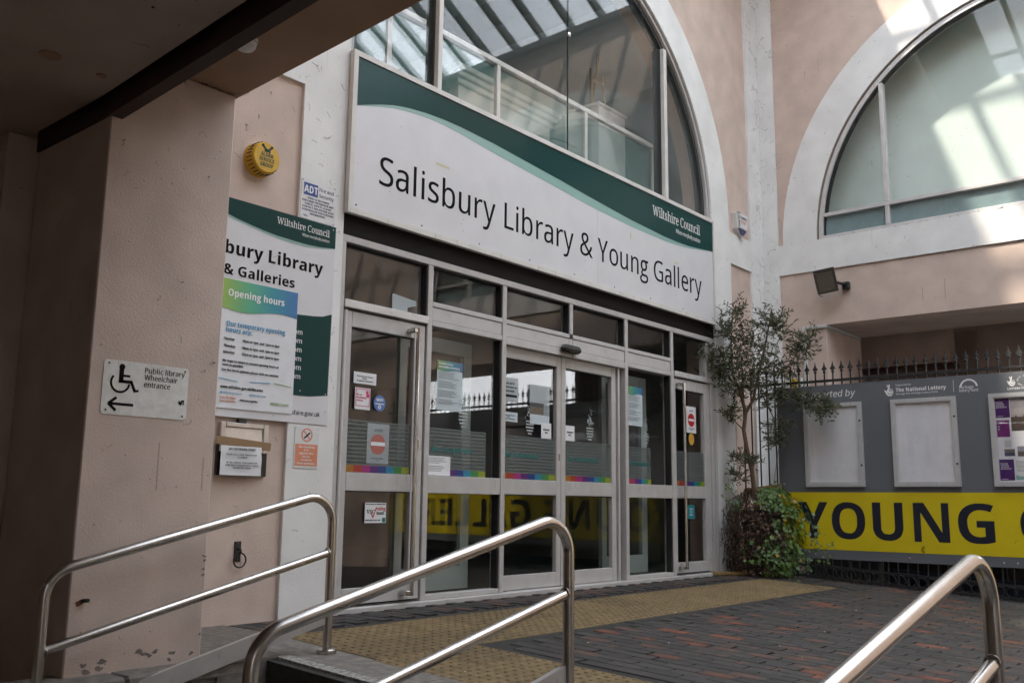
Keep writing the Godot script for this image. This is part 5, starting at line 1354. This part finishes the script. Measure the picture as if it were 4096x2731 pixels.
func build_olive():
	var T0 := Vector3(9.95, 0, 0.35); var R := Vector3(0.647, 0, 0.762); var D := Vector3(0.762, 0, -0.647)
	var o := thing("olive_tree", "slim olive tree growing from the ivy covered planter in the corner", "tree", T0 + Vector3(0, 0.72, 0))
	ORG[o] = T0 + Vector3(0, 0.72, 0)
	var P := func(a: float, b: float, d := 0.0) -> Vector3: return T0 + R * a + Vector3(0, b, 0) + D * (d - maxf(0.0, a - 0.1) * 0.75)
	var br := [[[0.02, 0.60], [0.01, 0.79], [-0.02, 1.15], [-0.07, 1.4], [-0.1, 1.6], [-0.07, 1.8]], [[-0.07, 1.8], [-0.13, 2.06], [-0.2, 2.23], [-0.22, 2.52], [-0.2, 2.84], [-0.18, 2.99]], [[-0.07, 1.8], [0.01, 1.94], [0.1, 2.29], [0.17, 2.58], [0.21, 2.85], [0.24, 2.99]], [[-0.17, 2.11], [-0.3, 2.26], [-0.41, 2.34], [-0.54, 2.49]], [[0.01, 1.94], [0.33, 2.06], [0.55, 1.98], [0.71, 1.75]], [[0.1, 2.06], [0.23, 1.72], [0.23, 1.49]], [[0.1, 2.29], [0.42, 2.38], [0.55, 2.59]], [[-0.1, 1.6], [-0.2, 1.71], [-0.27, 1.78]], [[-0.04, 1.24], [-0.13, 1.23], [-0.17, 1.29]], [[-0.03, 1.1], [-0.13, 1.04], [-0.19, 1.09]]]
	for i in br.size():
		var pts := []; var rad := []
		for k in br[i].size():
			var f: float = float(k) / (br[i].size() - 1)
			pts.append(P.call(br[i][k][0], br[i][k][1], rng.randf_range(-0.03, 0.03) * (0 if i == 0 or k == 0 else 1)))
			rad.append(lerpf(0.029, 0.021, f) if i == 0 else (lerpf(0.021, 0.004, f) if i < 3 else lerpf(0.009, 0.003, f)))
		tube(o, "trunk" if i == 0 else "branch", "bark", pts, rad, 8)
	var cl := [[-0.18, 2.9, 0.14], [-0.29, 2.72, 0.11], [-0.11, 2.64, 0.17], [0.08, 2.52, 0.2], [0.22, 2.85, 0.16], [0.32, 2.73, 0.1], [-0.04, 2.32, 0.23], [-0.29, 2.37, 0.17], [-0.47, 2.43, 0.13], [-0.41, 2.23, 0.14], [-0.16, 2.11, 0.2], [0.13, 2.18, 0.2], [0.31, 2.29, 0.14], [0.48, 2.47, 0.14], [0.55, 2.59, 0.1], [0.21, 1.95, 0.14], [0.41, 1.95, 0.14], [0.58, 1.89, 0.13], [0.69, 1.81, 0.11], [0.25, 1.66, 0.1], [0.22, 1.52, 0.09], [-0.24, 1.77, 0.09], [-0.15, 1.28, 0.07], [-0.17, 1.07, 0.06], [-0.01, 1.24, 0.04]]
	var st := stool(); var tw := stool()
	for c in cl:
		var twigs := int(7 + c[2] * 285)
		for k in twigs:
			var off := Vector2(rng.randfn(0, 0.45), rng.randfn(0, 0.5)).limit_length(1.1) * float(c[2])
			var base: Vector3 = P.call(c[0] + off.x, c[1] + off.y, rng.randfn(0, 0.8) * c[2])
			var dir := Vector3(rng.randf_range(-1, 1), rng.randf_range(-0.35, 1.1), rng.randf_range(-1, 1)).normalized()
			if c[1] < 1.9 and c[0] > 0.2: dir.y -= 0.8
			dir = (dir + R * off.x * 2.0).normalized()
			var ln := rng.randf_range(0.07, 0.16)
			add_tube(tw, [base - dir * 0.02, base + dir * ln], [0.0022, 0.001], 3, false)
			var n := rng.randi_range(5, 9)
			for j in n:
				var at := base + dir * ln * (float(j) / n)
				var ld := (dir * rng.randf_range(0.2, 0.9) + Vector3(rng.randf_range(-1, 1), rng.randf_range(-0.6, 0.8), rng.randf_range(-1, 1)) * 0.75).normalized()
				var g := rng.randf()
				var col := Color(0.045, 0.062, 0.026).lerp(Color(0.115, 0.135, 0.075), g * g)
				if rng.randf() < 0.04: col = Color(0.16, 0.12, 0.04)
				add_leaf(st, at, ld, rng.randf_range(0.040, 0.074), rng.randf_range(0.0055, 0.0095), col)
	put(o, "crown", st.commit(), "olive")
	put(o, "twigs", tw.commit(), "bark")
	# planter with dead stems and trailing green
	var p := thing("planter", "round dark planter almost hidden by foliage at the foot of the olive", "planter", T0 + Vector3(0.08, -0.03, 0.05))
	mi(p, "pot", lathe([Vector2(0, 0.0), Vector2(0.19, 0.0), Vector2(0.21, 0.34), Vector2(0.23, 0.66), Vector2(0.25, 0.68), Vector2(0.25, 0.74), Vector2(0.23, 0.74), Vector2(0.22, 0.66), Vector2(0, 0.66)], 24), "pot")
	var dead := thing("dead_shrub", "dry brown dead stems and leaves over the left side of the planter", "shrub", T0)
	var green := thing("trailing_geranium", "green trailing plant with lobed leaves over the right side of the planter", "plant", T0 + R * 0.3)
	var sd := stool(); var sg := stool(); var ss := stool()
	for k in 5200:
		var t := rng.randf_range(-PI, PI); var h := rng.randf()
		var rad := 0.29 + 0.09 * sin(h * PI) + rng.randf_range(-0.09, 0.07)
		rad += 0.055 * sin(t * 5.0 + h * 7.0) * sin(h * 11.0 + t * 2.0)
		if h > 0.85: rad *= 1.0 - (h - 0.85) * 3.2
		var y := 0.02 + h * 0.93
		var dir := (R * sin(t) - D * cos(t)).normalized()
		var at := T0 + Vector3(0.08, 0, 0.05) + dir * rad + Vector3(0, y, 0)
		var side := sin(t)
		var nrm := (dir + Vector3(rng.randf_range(-0.6, 0.6), rng.randf_range(0.0, 0.9), rng.randf_range(-0.6, 0.6))).normalized()
		var greenish := side + rng.randf_range(-0.55, 0.55) + 0.35 * sin(y * 9.0 + t) > 0.05
		if not greenish:
			var g := rng.randf()
			var col := Color(0.040, 0.022, 0.014).lerp(Color(0.20, 0.105, 0.050), g * g)
			if rng.randf() < 0.4: add_lobed(sd, at, nrm, rng.randf_range(0.010, 0.022), col)
			else: add_tube(ss, [at, at + Vector3(rng.randf_range(-0.05, 0.05), rng.randf_range(-0.13, -0.03), rng.randf_range(-0.05, 0.05))], 0.0022, 3, false)
		elif rng.randf() < 0.75:
			var g := rng.randf()
			var col := Color(0.035, 0.085, 0.018).lerp(Color(0.12, 0.22, 0.045), g)
			if rng.randf() < 0.05: col = Color(0.30, 0.20, 0.02)
			add_lobed(sg, at + dir * 0.02, nrm, rng.randf_range(0.017, 0.034), col)
	# loose shoots reaching right in front of the yellow band and left by the door
	for shoot in [[[0.33, 0.20], [0.46, 0.33], [0.50, 0.52], 16], [[0.35, 0.25], [0.55, 0.32], [0.62, 0.38], 14], [[0.3, 0.05], [0.45, 0.16], [0.60, 0.24], 16], [[0.15, 0.02], [0.22, -0.03], [0.33, -0.05], 14], [[-0.22, 0.78], [-0.33, 0.90], [-0.38, 0.97], 12], [[-0.25, 0.72], [-0.37, 0.80], [-0.42, 0.84], 10], [[0.05, 0.85], [0.15, 0.97], [0.2, 1.02], 12], [[0.3, 0.7], [0.42, 0.66], [0.45, 0.5], 14]]:
		var a: Vector3 = P.call(shoot[0][0], shoot[0][1], -0.30); var b: Vector3 = P.call(shoot[1][0], shoot[1][1], -0.34); var c: Vector3 = P.call(shoot[2][0], shoot[2][1], -0.36)
		add_tube(sg, [a, b, c], [0.004, 0.003, 0.002], 4, false)
		for k in shoot[3]:
			var f := rng.randf()
			var at := a.lerp(b, f * 2) if f < 0.5 else b.lerp(c, f * 2 - 1)
			var g := rng.randf()
			add_lobed(sg, at + Vector3(rng.randf_range(-0.05, 0.05), rng.randf_range(-0.05, 0.05), rng.randf_range(-0.05, 0.05)), (-D + Vector3(rng.randf_range(-0.7, 0.7), rng.randf_range(0, 0.8), rng.randf_range(-0.7, 0.7))).normalized(), rng.randf_range(0.015, 0.030), Color(0.035, 0.070, 0.018).lerp(Color(0.09, 0.15, 0.04), g))
	put(dead, "dry_leaves", sd.commit(), "leaf"); put(dead, "stems", ss.commit(), "deadstem")
	put(green, "foliage", sg.commit(), "leaf")
	var pl := thing("timber_plank", "short weathered plank lying on the paving at the foot of the planter", "plank", T0 + R * -0.1)
	put(pl, "plank", box_mesh(Vector3(0.52, 0.035, 0.10), 0.005), "plank", Transform3D(Basis(Vector3.UP, -0.75), Vector3(9.75, 0.02, 0.18)))
	var pl2 := thing("timber_offcut", "wooden offcut resting behind the planter against the railing", "plank", T0 + R * 0.25)
	put(pl2, "plank", box_mesh(Vector3(0.42, 0.10, 0.03), 0.004), "plank", Transform3D(Basis(FB.x, FB.y, FB.z) * Basis(Vector3.BACK, 0.12), Vector3(10.18, 0.93, 0.36)))
	var cane := thing("garden_cane", "thin grey cane leaning in the corner behind the railing", "cane", Vector3(10.7, 0, 0.2))
	tube(cane, "cane", "steelplate", [Vector3(10.55, 0.0, 0.12), Vector3(10.75, 1.75, 0.35)], 0.007, 6)

# ---------------------------------------------------------------- notices and films on the doors
func notice(nm: String, label: String, cat: String, x0: float, y0: float, x1: float, y1: float, z: float, m := "paper") -> Node3D:
	var n := thing(nm, label, cat, Vector3((x0 + x1) / 2, y0, z))
	box(n, "paper", m, Vector3(x0, y0, z), Vector3(x1, y1, z + 0.0012))
	return n

func rows_of_print(n: Node3D, x0: float, x1: float, y1: float, count: int, step: float, th: float, z: float, m := "inkgrey"):
	var l := []
	for k in count:
		if k % 5 == 4: continue
		l.append(stroke(Vector2(x0, y1 - k * step), Vector2(lerpf(x0, x1, rng.randf_range(0.55, 1.0)), y1 - k * step), th))
	polys(n, "print", m, l, z + 0.0014, 0.0006)

func build_door_notices():
	var GEN := ["Music Stage & Screen Poetry Drama & Criticism", "Religion & Spirituality Romance Science & Nature", "Medical Society Politics & Philosophy Sports", "Young Adult Family & Lifestyle History Poetry", "Fiction Art Architecture Photography Audio", "Business Finance Children's Books Comics", "Internet Crime Thrillers Mystery e-Books Food", "Family & Lifestyle Home & Garden Horror", "Music Stage & Screen Poetry Drama & Criticism", "Religion & Spirituality Romance Science & Nature", "Medical Society Politics & Philosophy Sports"]
	var COL := [Color(0.45, 0.20, 0.02), Color(0.45, 0.05, 0.03), Color(0.42, 0.03, 0.22), Color(0.12, 0.02, 0.20), Color(0.02, 0.06, 0.24), Color(0.02, 0.26, 0.42), Color(0.06, 0.28, 0.06), Color(0.32, 0.38, 0.03)]
	for k in COL.size(): mat("sq%d" % k, (COL[k] * 0.7).linear_to_srgb(), 0.5)
	var pan := [[4.352, 4.972, -0.026, "", "left swing door"], [5.16, 5.86, -0.050, "be inspired", "left fixed panel"], [6.064, 6.838, -0.076, "be informed", "left sliding door"], [6.978, 7.726, -0.076, "be enthused", "right sliding door"], [7.945, 8.42, -0.050, "be entertained", "right fixed panel"], [8.874, 9.490, -0.026, "", "right swing door"]]
	for q in pan:
		var f := thing("window_film", "frosted film printed with rows of subject names on the " + q[4], "film", Vector3((q[0] + q[1]) / 2, 0.96, q[2]), FA, "frosted films across the doors")
		box(f, "film", "film", Vector3(q[0], 1.010, q[2]), Vector3(q[1], 1.33, q[2] + 0.0008))
		var L := []
		for k in 11: L.append([GEN[k], q[0] + 0.004, 1.308 - k * 0.0285, (q[1] - q[0]) - 0.012, 0.0150])
		text(f, "subject_names", "filmink", L, q[2] + 0.001, false, false, false)
		if q[3]: text(f, "slogan", "tealprint", [[q[3], q[0] + 0.075, 1.145, 0.45 if q[1] - q[0] > 0.6 else 0.36, 0.042]], q[2] + 0.0024, true)
		var n := 8; var wd: float = (q[1] - q[0]) / n
		for k in n: box(f, "colour_square", "sq%d" % k, Vector3(q[0] + k * wd, 0.960, q[2]), Vector3(q[0] + (k + 1) * wd, 1.0095, q[2] + 0.0012))
	# etched shields
	for q in [[5.585, -0.050, "left fixed panel"], [6.47, -0.076, "left sliding door"], [7.38, -0.076, "right sliding door"], [8.33, -0.050, "right fixed panel"]]:
		var c := thing("etched_crest", "etched striped shield with a crest above it on the " + q[2], "crest", Vector3(q[0], 1.34, q[1]), FA, "etched crests on the glass")
		var l := []
		for k in 5:
			var y: float = 1.475 - k * 0.027
			var hw: float = 0.055 if k < 3 else (0.046 if k == 3 else 0.026)
			l.append(PackedVector2Array([Vector2(q[0] - hw, y), Vector2(q[0] + hw, y), Vector2(q[0] + hw * 0.97, y - 0.013), Vector2(q[0] - hw * 0.97, y - 0.013)]))
		l.append(ring_poly(q[0], 1.515, 0.040, 0.032, 0.0, PI, 14))
		for k in 10:
			var a := Vector2(q[0] + rng.randf_range(-0.065, 0.065), 1.49 + rng.randf() * 0.08)
			l.append(ring_poly(a.x, a.y, 0.017, 0.012, rng.randf() * 3, 3.4 + rng.randf() * 2.5, 8))
		for k in 6:
			var a := Vector2(q[0] + rng.randf_range(-0.02, 0.03), 1.57 + k * 0.02)
			l.append(ring_poly(a.x, a.y, 0.019 - k * 0.0018, 0.010, rng.randf() * 3, 3.2 + rng.randf() * 2.5, 8))
		polys(c, "etching", "crest", l, q[1] + 0.0004, 0.0008)
	# paper notices: left door
	var z := -0.0262
	var n := notice("door_label", "narrow white label stuck to the left swing door above the pink notice", "notice", 4.400, 1.594, 4.615, 1.678, z)
	text(n, "print", "ink", [["Please return all books through our", 4.43, 1.645, 0.155, 0.009], ["letterbox.", 4.48, 1.630, 0.045, 0.009], ["We apologise for any inconvenience.", 4.43, 1.612, 0.155, 0.009]], z + 0.0014, false, false, false)
	n = notice("breastfeeding_notice", "small white notice with a pink border on the left swing door", "notice", 4.417, 1.408, 4.563, 1.565, z)
	polys(n, "border", "pinkprint", [rect(4.424, 1.437, 4.429, 1.553), rect(4.551, 1.437, 4.556, 1.553), rect(4.424, 1.553, 4.556, 1.558), rect(4.424, 1.432, 4.556, 1.437), disc(4.532, 1.535, 0.013, 14), disc(4.538, 1.512, 0.016, 14)], z + 0.0014)
	text(n, "print", "pinkprint", [["We are", 4.434, 1.508, 0.05, 0.014], ["breastfeeding", 4.434, 1.488, 0.09, 0.014], ["welcome", 4.434, 1.468, 0.06, 0.014]], z + 0.0014, true, false, false)
	n = thing("wifi_sticker", "round blue wireless sticker beside the pink notice", "sticker", Vector3(4.655, 1.41, z))
	prism(n, "disc", "wifiblue", disc(4.655, 1.468, 0.058, 32), z, z + 0.0012)
	text(n, "print", "whiteprint", [["WiFi", 4.622, 1.482, 0.066, 0.022]], z + 0.0014, true)
	polys(n, "band", "whiteprint", [rect(4.612, 1.460, 4.698, 1.466), ring_poly(4.655, 1.44, 0.014, 0.008)], z + 0.0014)
	z = -0.0242
	n = thing("stop_notice", "tall translucent stop notice with a pink no entry disc on the left swing door", "notice", Vector3(4.65, 1.025, z))
	box(n, "paper", "ghostpaper", Vector3(4.546, 1.026, z), Vector3(4.758, 1.316, z + 0.001))
	polys(n, "disc", "fadedred", [disc(4.650, 1.166, 0.073, 32)], z + 0.0012)
	polys(n, "bar", "paper", [rect(4.583, 1.155, 4.717, 1.183)], z + 0.0026)
	text(n, "print", "inkgrey", [["STOP!", 4.615, 1.258, 0.078, 0.020], ["PLEASE USE SLIDING", 4.595, 1.062, 0.11, 0.008], ["DOOR", 4.632, 1.046, 0.035, 0.009]], z + 0.0012)
	z = -0.0262
	n = notice("rating_sticker", "white rating board sticker with a red tick low on the left swing door", "sticker", 4.552, 0.603, 4.754, 0.747, z)
	text(n, "print", "ink", [["VSC", 4.568, 0.668, 0.075, 0.030]], z + 0.0014, true, true)
	text(n, "print", "redprint", [["rating", 4.664, 0.692, 0.085, 0.026]], z + 0.0014, true)
	text(n, "print", "ink", [["board.", 4.664, 0.662, 0.075, 0.024], ["These Premises Are Registered With", 4.556, 0.733, 0.19, 0.009], ["Valid Until 31st Dec 2020", 4.556, 0.618, 0.145, 0.010]], z + 0.0014, true)
	polys(n, "tick", "redprint", [stroke(Vector2(4.612, 0.672), Vector2(4.630, 0.640), 0.009), stroke(Vector2(4.628, 0.640), Vector2(4.660, 0.715), 0.008)], z + 0.0016)
	polys(n, "corner_patch", "tealprint", [rect(4.718, 0.608, 4.749, 0.640)], z + 0.0014)
	# left fixed panel
	z = -0.0525
	n = thing("services_poster", "pale blue services poster with a green and blue header behind the left fixed glass", "poster", Vector3(5.417, 1.475, z))
	sheet(n, "paper", "bluepaper", 5.271, 1.475, 5.563, 1.871, z, 0.004, 21)
	blend_band(n, "header", 5.272, 5.562, 1.870, func(t): return 1.795 - 0.01 * sin(t * 6.0), z + 0.0045, [Color(0.22, 0.30, 0.10), Color(0.08, 0.26, 0.26), Color(0.06, 0.14, 0.30)])
	text(n, "title", "whiteprint", [["Bookable services", 5.288, 1.840, 0.16, 0.014], ["now available at this library", 5.288, 1.815, 0.24, 0.014]], z + 0.0048, true, false, false)
	rows_of_print(n, 5.286, 5.545, 1.775, 18, 0.0145, 0.0032, z + 0.003)
	n = notice("survey_notice", "white survey notice in the lower left corner of the left fixed panel", "notice", 5.184, 0.962, 5.440, 1.112, -0.0475)
	rows_of_print(n, 5.195, 5.40, 1.095, 10, 0.0125, 0.003, -0.0475)
	# sliding doors
	z = -0.0745
	n = notice("entrance_notice", "white notice with a black arrow pointing to the side entrance on the left sliding door", "notice", 6.072, 1.628, 6.305, 1.828, z, "ghostpaper")
	text(n, "print", "ink", [["Please go to", 6.10, 1.772, 0.15, 0.017], ["side entrance on", 6.08, 1.738, 0.20, 0.017], ["Market Walk", 6.10, 1.704, 0.15, 0.017]], z + 0.0014, true)
	polys(n, "arrow", "ink", [rect(6.12, 1.660, 6.285, 1.680), PackedVector2Array([Vector2(6.10, 1.670), Vector2(6.125, 1.690), Vector2(6.125, 1.650)])], z + 0.0014)
	n = notice("door_label", "narrow pale label below the arrow notice on the left sliding door", "notice", 6.072, 1.447, 6.297, 1.529, z, "bluepaper")
	text(n, "print", "ink", [["Please return all books through our", 6.105, 1.497, 0.155, 0.009], ["letterbox.", 6.155, 1.483, 0.045, 0.009], ["We apologise for any inconvenience.", 6.105, 1.466, 0.155, 0.009]], z + 0.0014, false, false, false)
	n = notice("event_poster", "poster with a brown photograph on the left sliding door beside the automatic door label", "poster", 6.468, 1.45, 6.745, 1.80, z, "ghostpaper")
	box(n, "lower_strip", "bluepaper", Vector3(6.468, 1.45, z + 0.0013), Vector3(6.745, 1.535, z + 0.002))
	photo_card(n, "photograph", 6.47, 1.537, 6.665, 1.64, z + 0.0015, [[0.0, Color(0.05, 0.05, 0.055), 0.4], [0.35, Color(0.13, 0.10, 0.07), 0.8]])
	rows_of_print(n, 6.675, 6.74, 1.62, 9, 0.0105, 0.003, z)
	for q in [[6.630, "left"], [6.983, "right"]]:
		n = notice("automatic_door_label", "white square Automatic door label on the %s sliding door" % q[1], "label", q[0], 1.330, q[0] + 0.145, 1.470, -0.0735)
		n.set_meta("group", "automatic door labels")
		text(n, "print", "ink", [["Automatic", q[0] + 0.028, 1.402, 0.09, 0.017], ["door", q[0] + 0.052, 1.376, 0.042, 0.017]], -0.0721, true)
	# right fixed panel and right door
	z = -0.0525
	n = thing("services_poster", "pale blue services poster curling at one edge behind the right fixed glass", "poster", Vector3(8.13, 1.54, z))
	sheet(n, "paper", "bluepaper", 7.985, 1.542, 8.274, 1.939, z, 0.006, 33)
	blend_band(n, "header", 7.986, 8.273, 1.938, func(t): return 1.862 - 0.01 * sin(t * 6.0), z + 0.0065, [Color(0.16, 0.30, 0.06), Color(0.03, 0.24, 0.26), Color(0.03, 0.10, 0.30)])
	rows_of_print(n, 8.0, 8.255, 1.842, 18, 0.0145, 0.0032, z + 0.0052)
	z = -0.0262
	n = notice("stop_notice", "white stop notice with a red no entry disc on the right swing door", "notice", 9.124, 1.539, 9.334, 1.829, z)
	polys(n, "disc", "redprint", [disc(9.229, 1.680, 0.073, 32)], z + 0.0014)
	polys(n, "bar", "whiteprint", [rect(9.168, 1.667, 9.290, 1.694)], z + 0.0028)
	text(n, "print", "ink", [["STOP!", 9.188, 1.770, 0.08, 0.020], ["PLEASE USE SLIDING", 9.17, 1.583, 0.12, 0.008], ["DOOR", 9.208, 1.567, 0.04, 0.009]], z + 0.0014)
	n = thing("oval_sticker", "oval yellow sticker under the red no entry notice", "sticker", Vector3(9.228, 1.42, z))
	prism(n, "disc", "warnyellow", arc(9.228, 1.470, 0.058, 0.063, 0, TAU * 31 / 32, 31), z, z + 0.0012)
	polys(n, "mark", "orangeprint", [rect(9.207, 1.452, 9.249, 1.482), ring_poly(9.228, 1.47, 0.050, 0.045)], z + 0.0014)
	n = notice("thanks_sticker", "small teal sticker low on the right swing door", "sticker", 9.114, 0.610, 9.268, 0.756, z, "tealpaper")
	text(n, "print", "whiteprint", [["Close", 9.155, 0.705, 0.07, 0.018], ["the", 9.17, 0.675, 0.04, 0.018], ["door", 9.16, 0.645, 0.06, 0.018]], z + 0.0014, true)
	# old film left in the top window
	n = thing("torn_film", "torn pale film with spots in the corner of the left top window", "film", Vector3(4.9, 2.186, -0.05))
	prism(n, "film", "ghostpaper", PackedVector2Array([Vector2(4.77, 2.187), Vector2(4.93, 2.187), Vector2(4.93, 2.235), Vector2(5.02, 2.262), Vector2(5.02, 2.300), Vector2(4.77, 2.322)]), -0.0525, -0.0515)

# ---------------------------------------------------------------- cobwebs and crumbs
func build_litter():
	var c := thing("cobwebs", "dusty cobwebs hanging in the corner between the two rendered walls", "cobweb", Vector3(11.1, 0, 0.02), FA, "", "stuff")
	var st := stool()
	var web := func(p: Vector3, ax: Vector3, ay: Vector3, size: float):
		for k in rng.randi_range(1, 2):
			var q := p; var pts := [q]; var t := rng.randf() * TAU
			for j in rng.randi_range(2, 5):
				t += rng.randf_range(-0.9, 0.9)
				q += (ax * cos(t) + ay * sin(t)) * size * rng.randf_range(0.2, 0.5); pts.append(q)
			add_tube(st, pts, rng.randf_range(0.0004, 0.0012), 3, false)
		if rng.randf() < 0.35: add_tube(st, [p, p + ax * 0.010 + ay * 0.006], [0.0045, 0.002], 4, false)
	for k in 230:
		var y := 1.9 + 6.0 * rng.randf()
		var f := absf(rng.randfn(0, 0.16))
		if rng.randf() < 0.5: web.call(Vector3(11.112 - f, y, 0.016), Vector3(1, 0, 0), Vector3(0, 1, 0), 0.055)
		else: web.call(Vector3(11.114, y, 0.016 + f), Vector3(0, 0, 1), Vector3(0, 1, 0), 0.055)
	for k in 60:
		var t := rng.randf_range(0.0, 1.35)
		web.call(Vector3(7.0 + 3.19 * cos(t), 4.1 + 2.94 * sin(t), -0.010), Vector3(1, 0, 0), Vector3(0, 1, 0), 0.03)
	for k in 40:
		web.call(Vector3(11.138, 3.63, 0.3 + rng.randf() * 2.8), Vector3(0, 0, 1), Vector3(0, 1, 0), 0.025)
		web.call(Vector3(11.114, 4.03, 0.75 + rng.randf() * 2.4), Vector3(0, 0, 1), Vector3(0, 1, 0), 0.02)
	for k in 16:
		web.call(Vector3(3.84 + rng.randf() * 0.36, 2.6 + rng.randf() * 1.9, 0.014), Vector3(1, 0, 0), Vector3(0, 1, 0), 0.035)
		web.call(Vector3(3.0 + rng.randf() * 0.8, 2.75 + rng.randf() * 0.9, -0.012), Vector3(1, 0, 0), Vector3(0, 1, 0), 0.025)
		web.call(Vector3(2.06 + rng.randf() * 0.66, 0.9 + rng.randf() * 2.0, 0.892), Vector3(1, 0, 0), Vector3(0, 1, 0), 0.022)
		web.call(Vector3(2.5 + rng.randf() * 0.24, 2.922, 0.892 + rng.randf() * 0.02), Vector3(1, 0, 0), Vector3(0, 0, 1), 0.03)
		web.call(Vector3(0.6 + rng.randf() * 1.4, 2.664, 0.2 + rng.randf() * 2.0), Vector3(1, 0, 0), Vector3(0, 0, 1), 0.03)
	put(c, "threads", st.commit(), "cobweb")
	var g := thing("litter", "pale crumbs and leaf scraps scattered over the paving", "litter", Vector3(6, 0, 2), FA, "", "stuff")
	st = stool()
	for k in 130:
		var x := rng.randf_range(3.5, 9.8); var z := rng.randf_range(0.1, 4.2)
		var s := rng.randf_range(0.003, 0.010)
		var p := Vector3(x, gy(z) + 0.003, z)
		var n := Vector3(rng.randf_range(-0.5, 0.5), 1, rng.randf_range(-0.5, 0.5)).normalized()
		st.set_color(Color(0.45, 0.42, 0.38) if rng.randf() < 0.55 else Color(0.12, 0.06, 0.03))
		var a := p + Vector3(rng.randf_range(-1, 1), 0, rng.randf_range(-1, 1)) * s * 1.6; var b := p + Vector3(rng.randf_range(-1, 1), 0, rng.randf_range(-1, 1)) * s * 1.6; var d := p + Vector3(rng.randf_range(-0.6, 0.6), 0.9, rng.randf_range(-0.6, 0.6)) * s
		tri(st, a, b, d, n); tri(st, p, b, d, -n); tri(st, a, p, d, n)
	put(g, "crumbs", st.commit(), "tint")
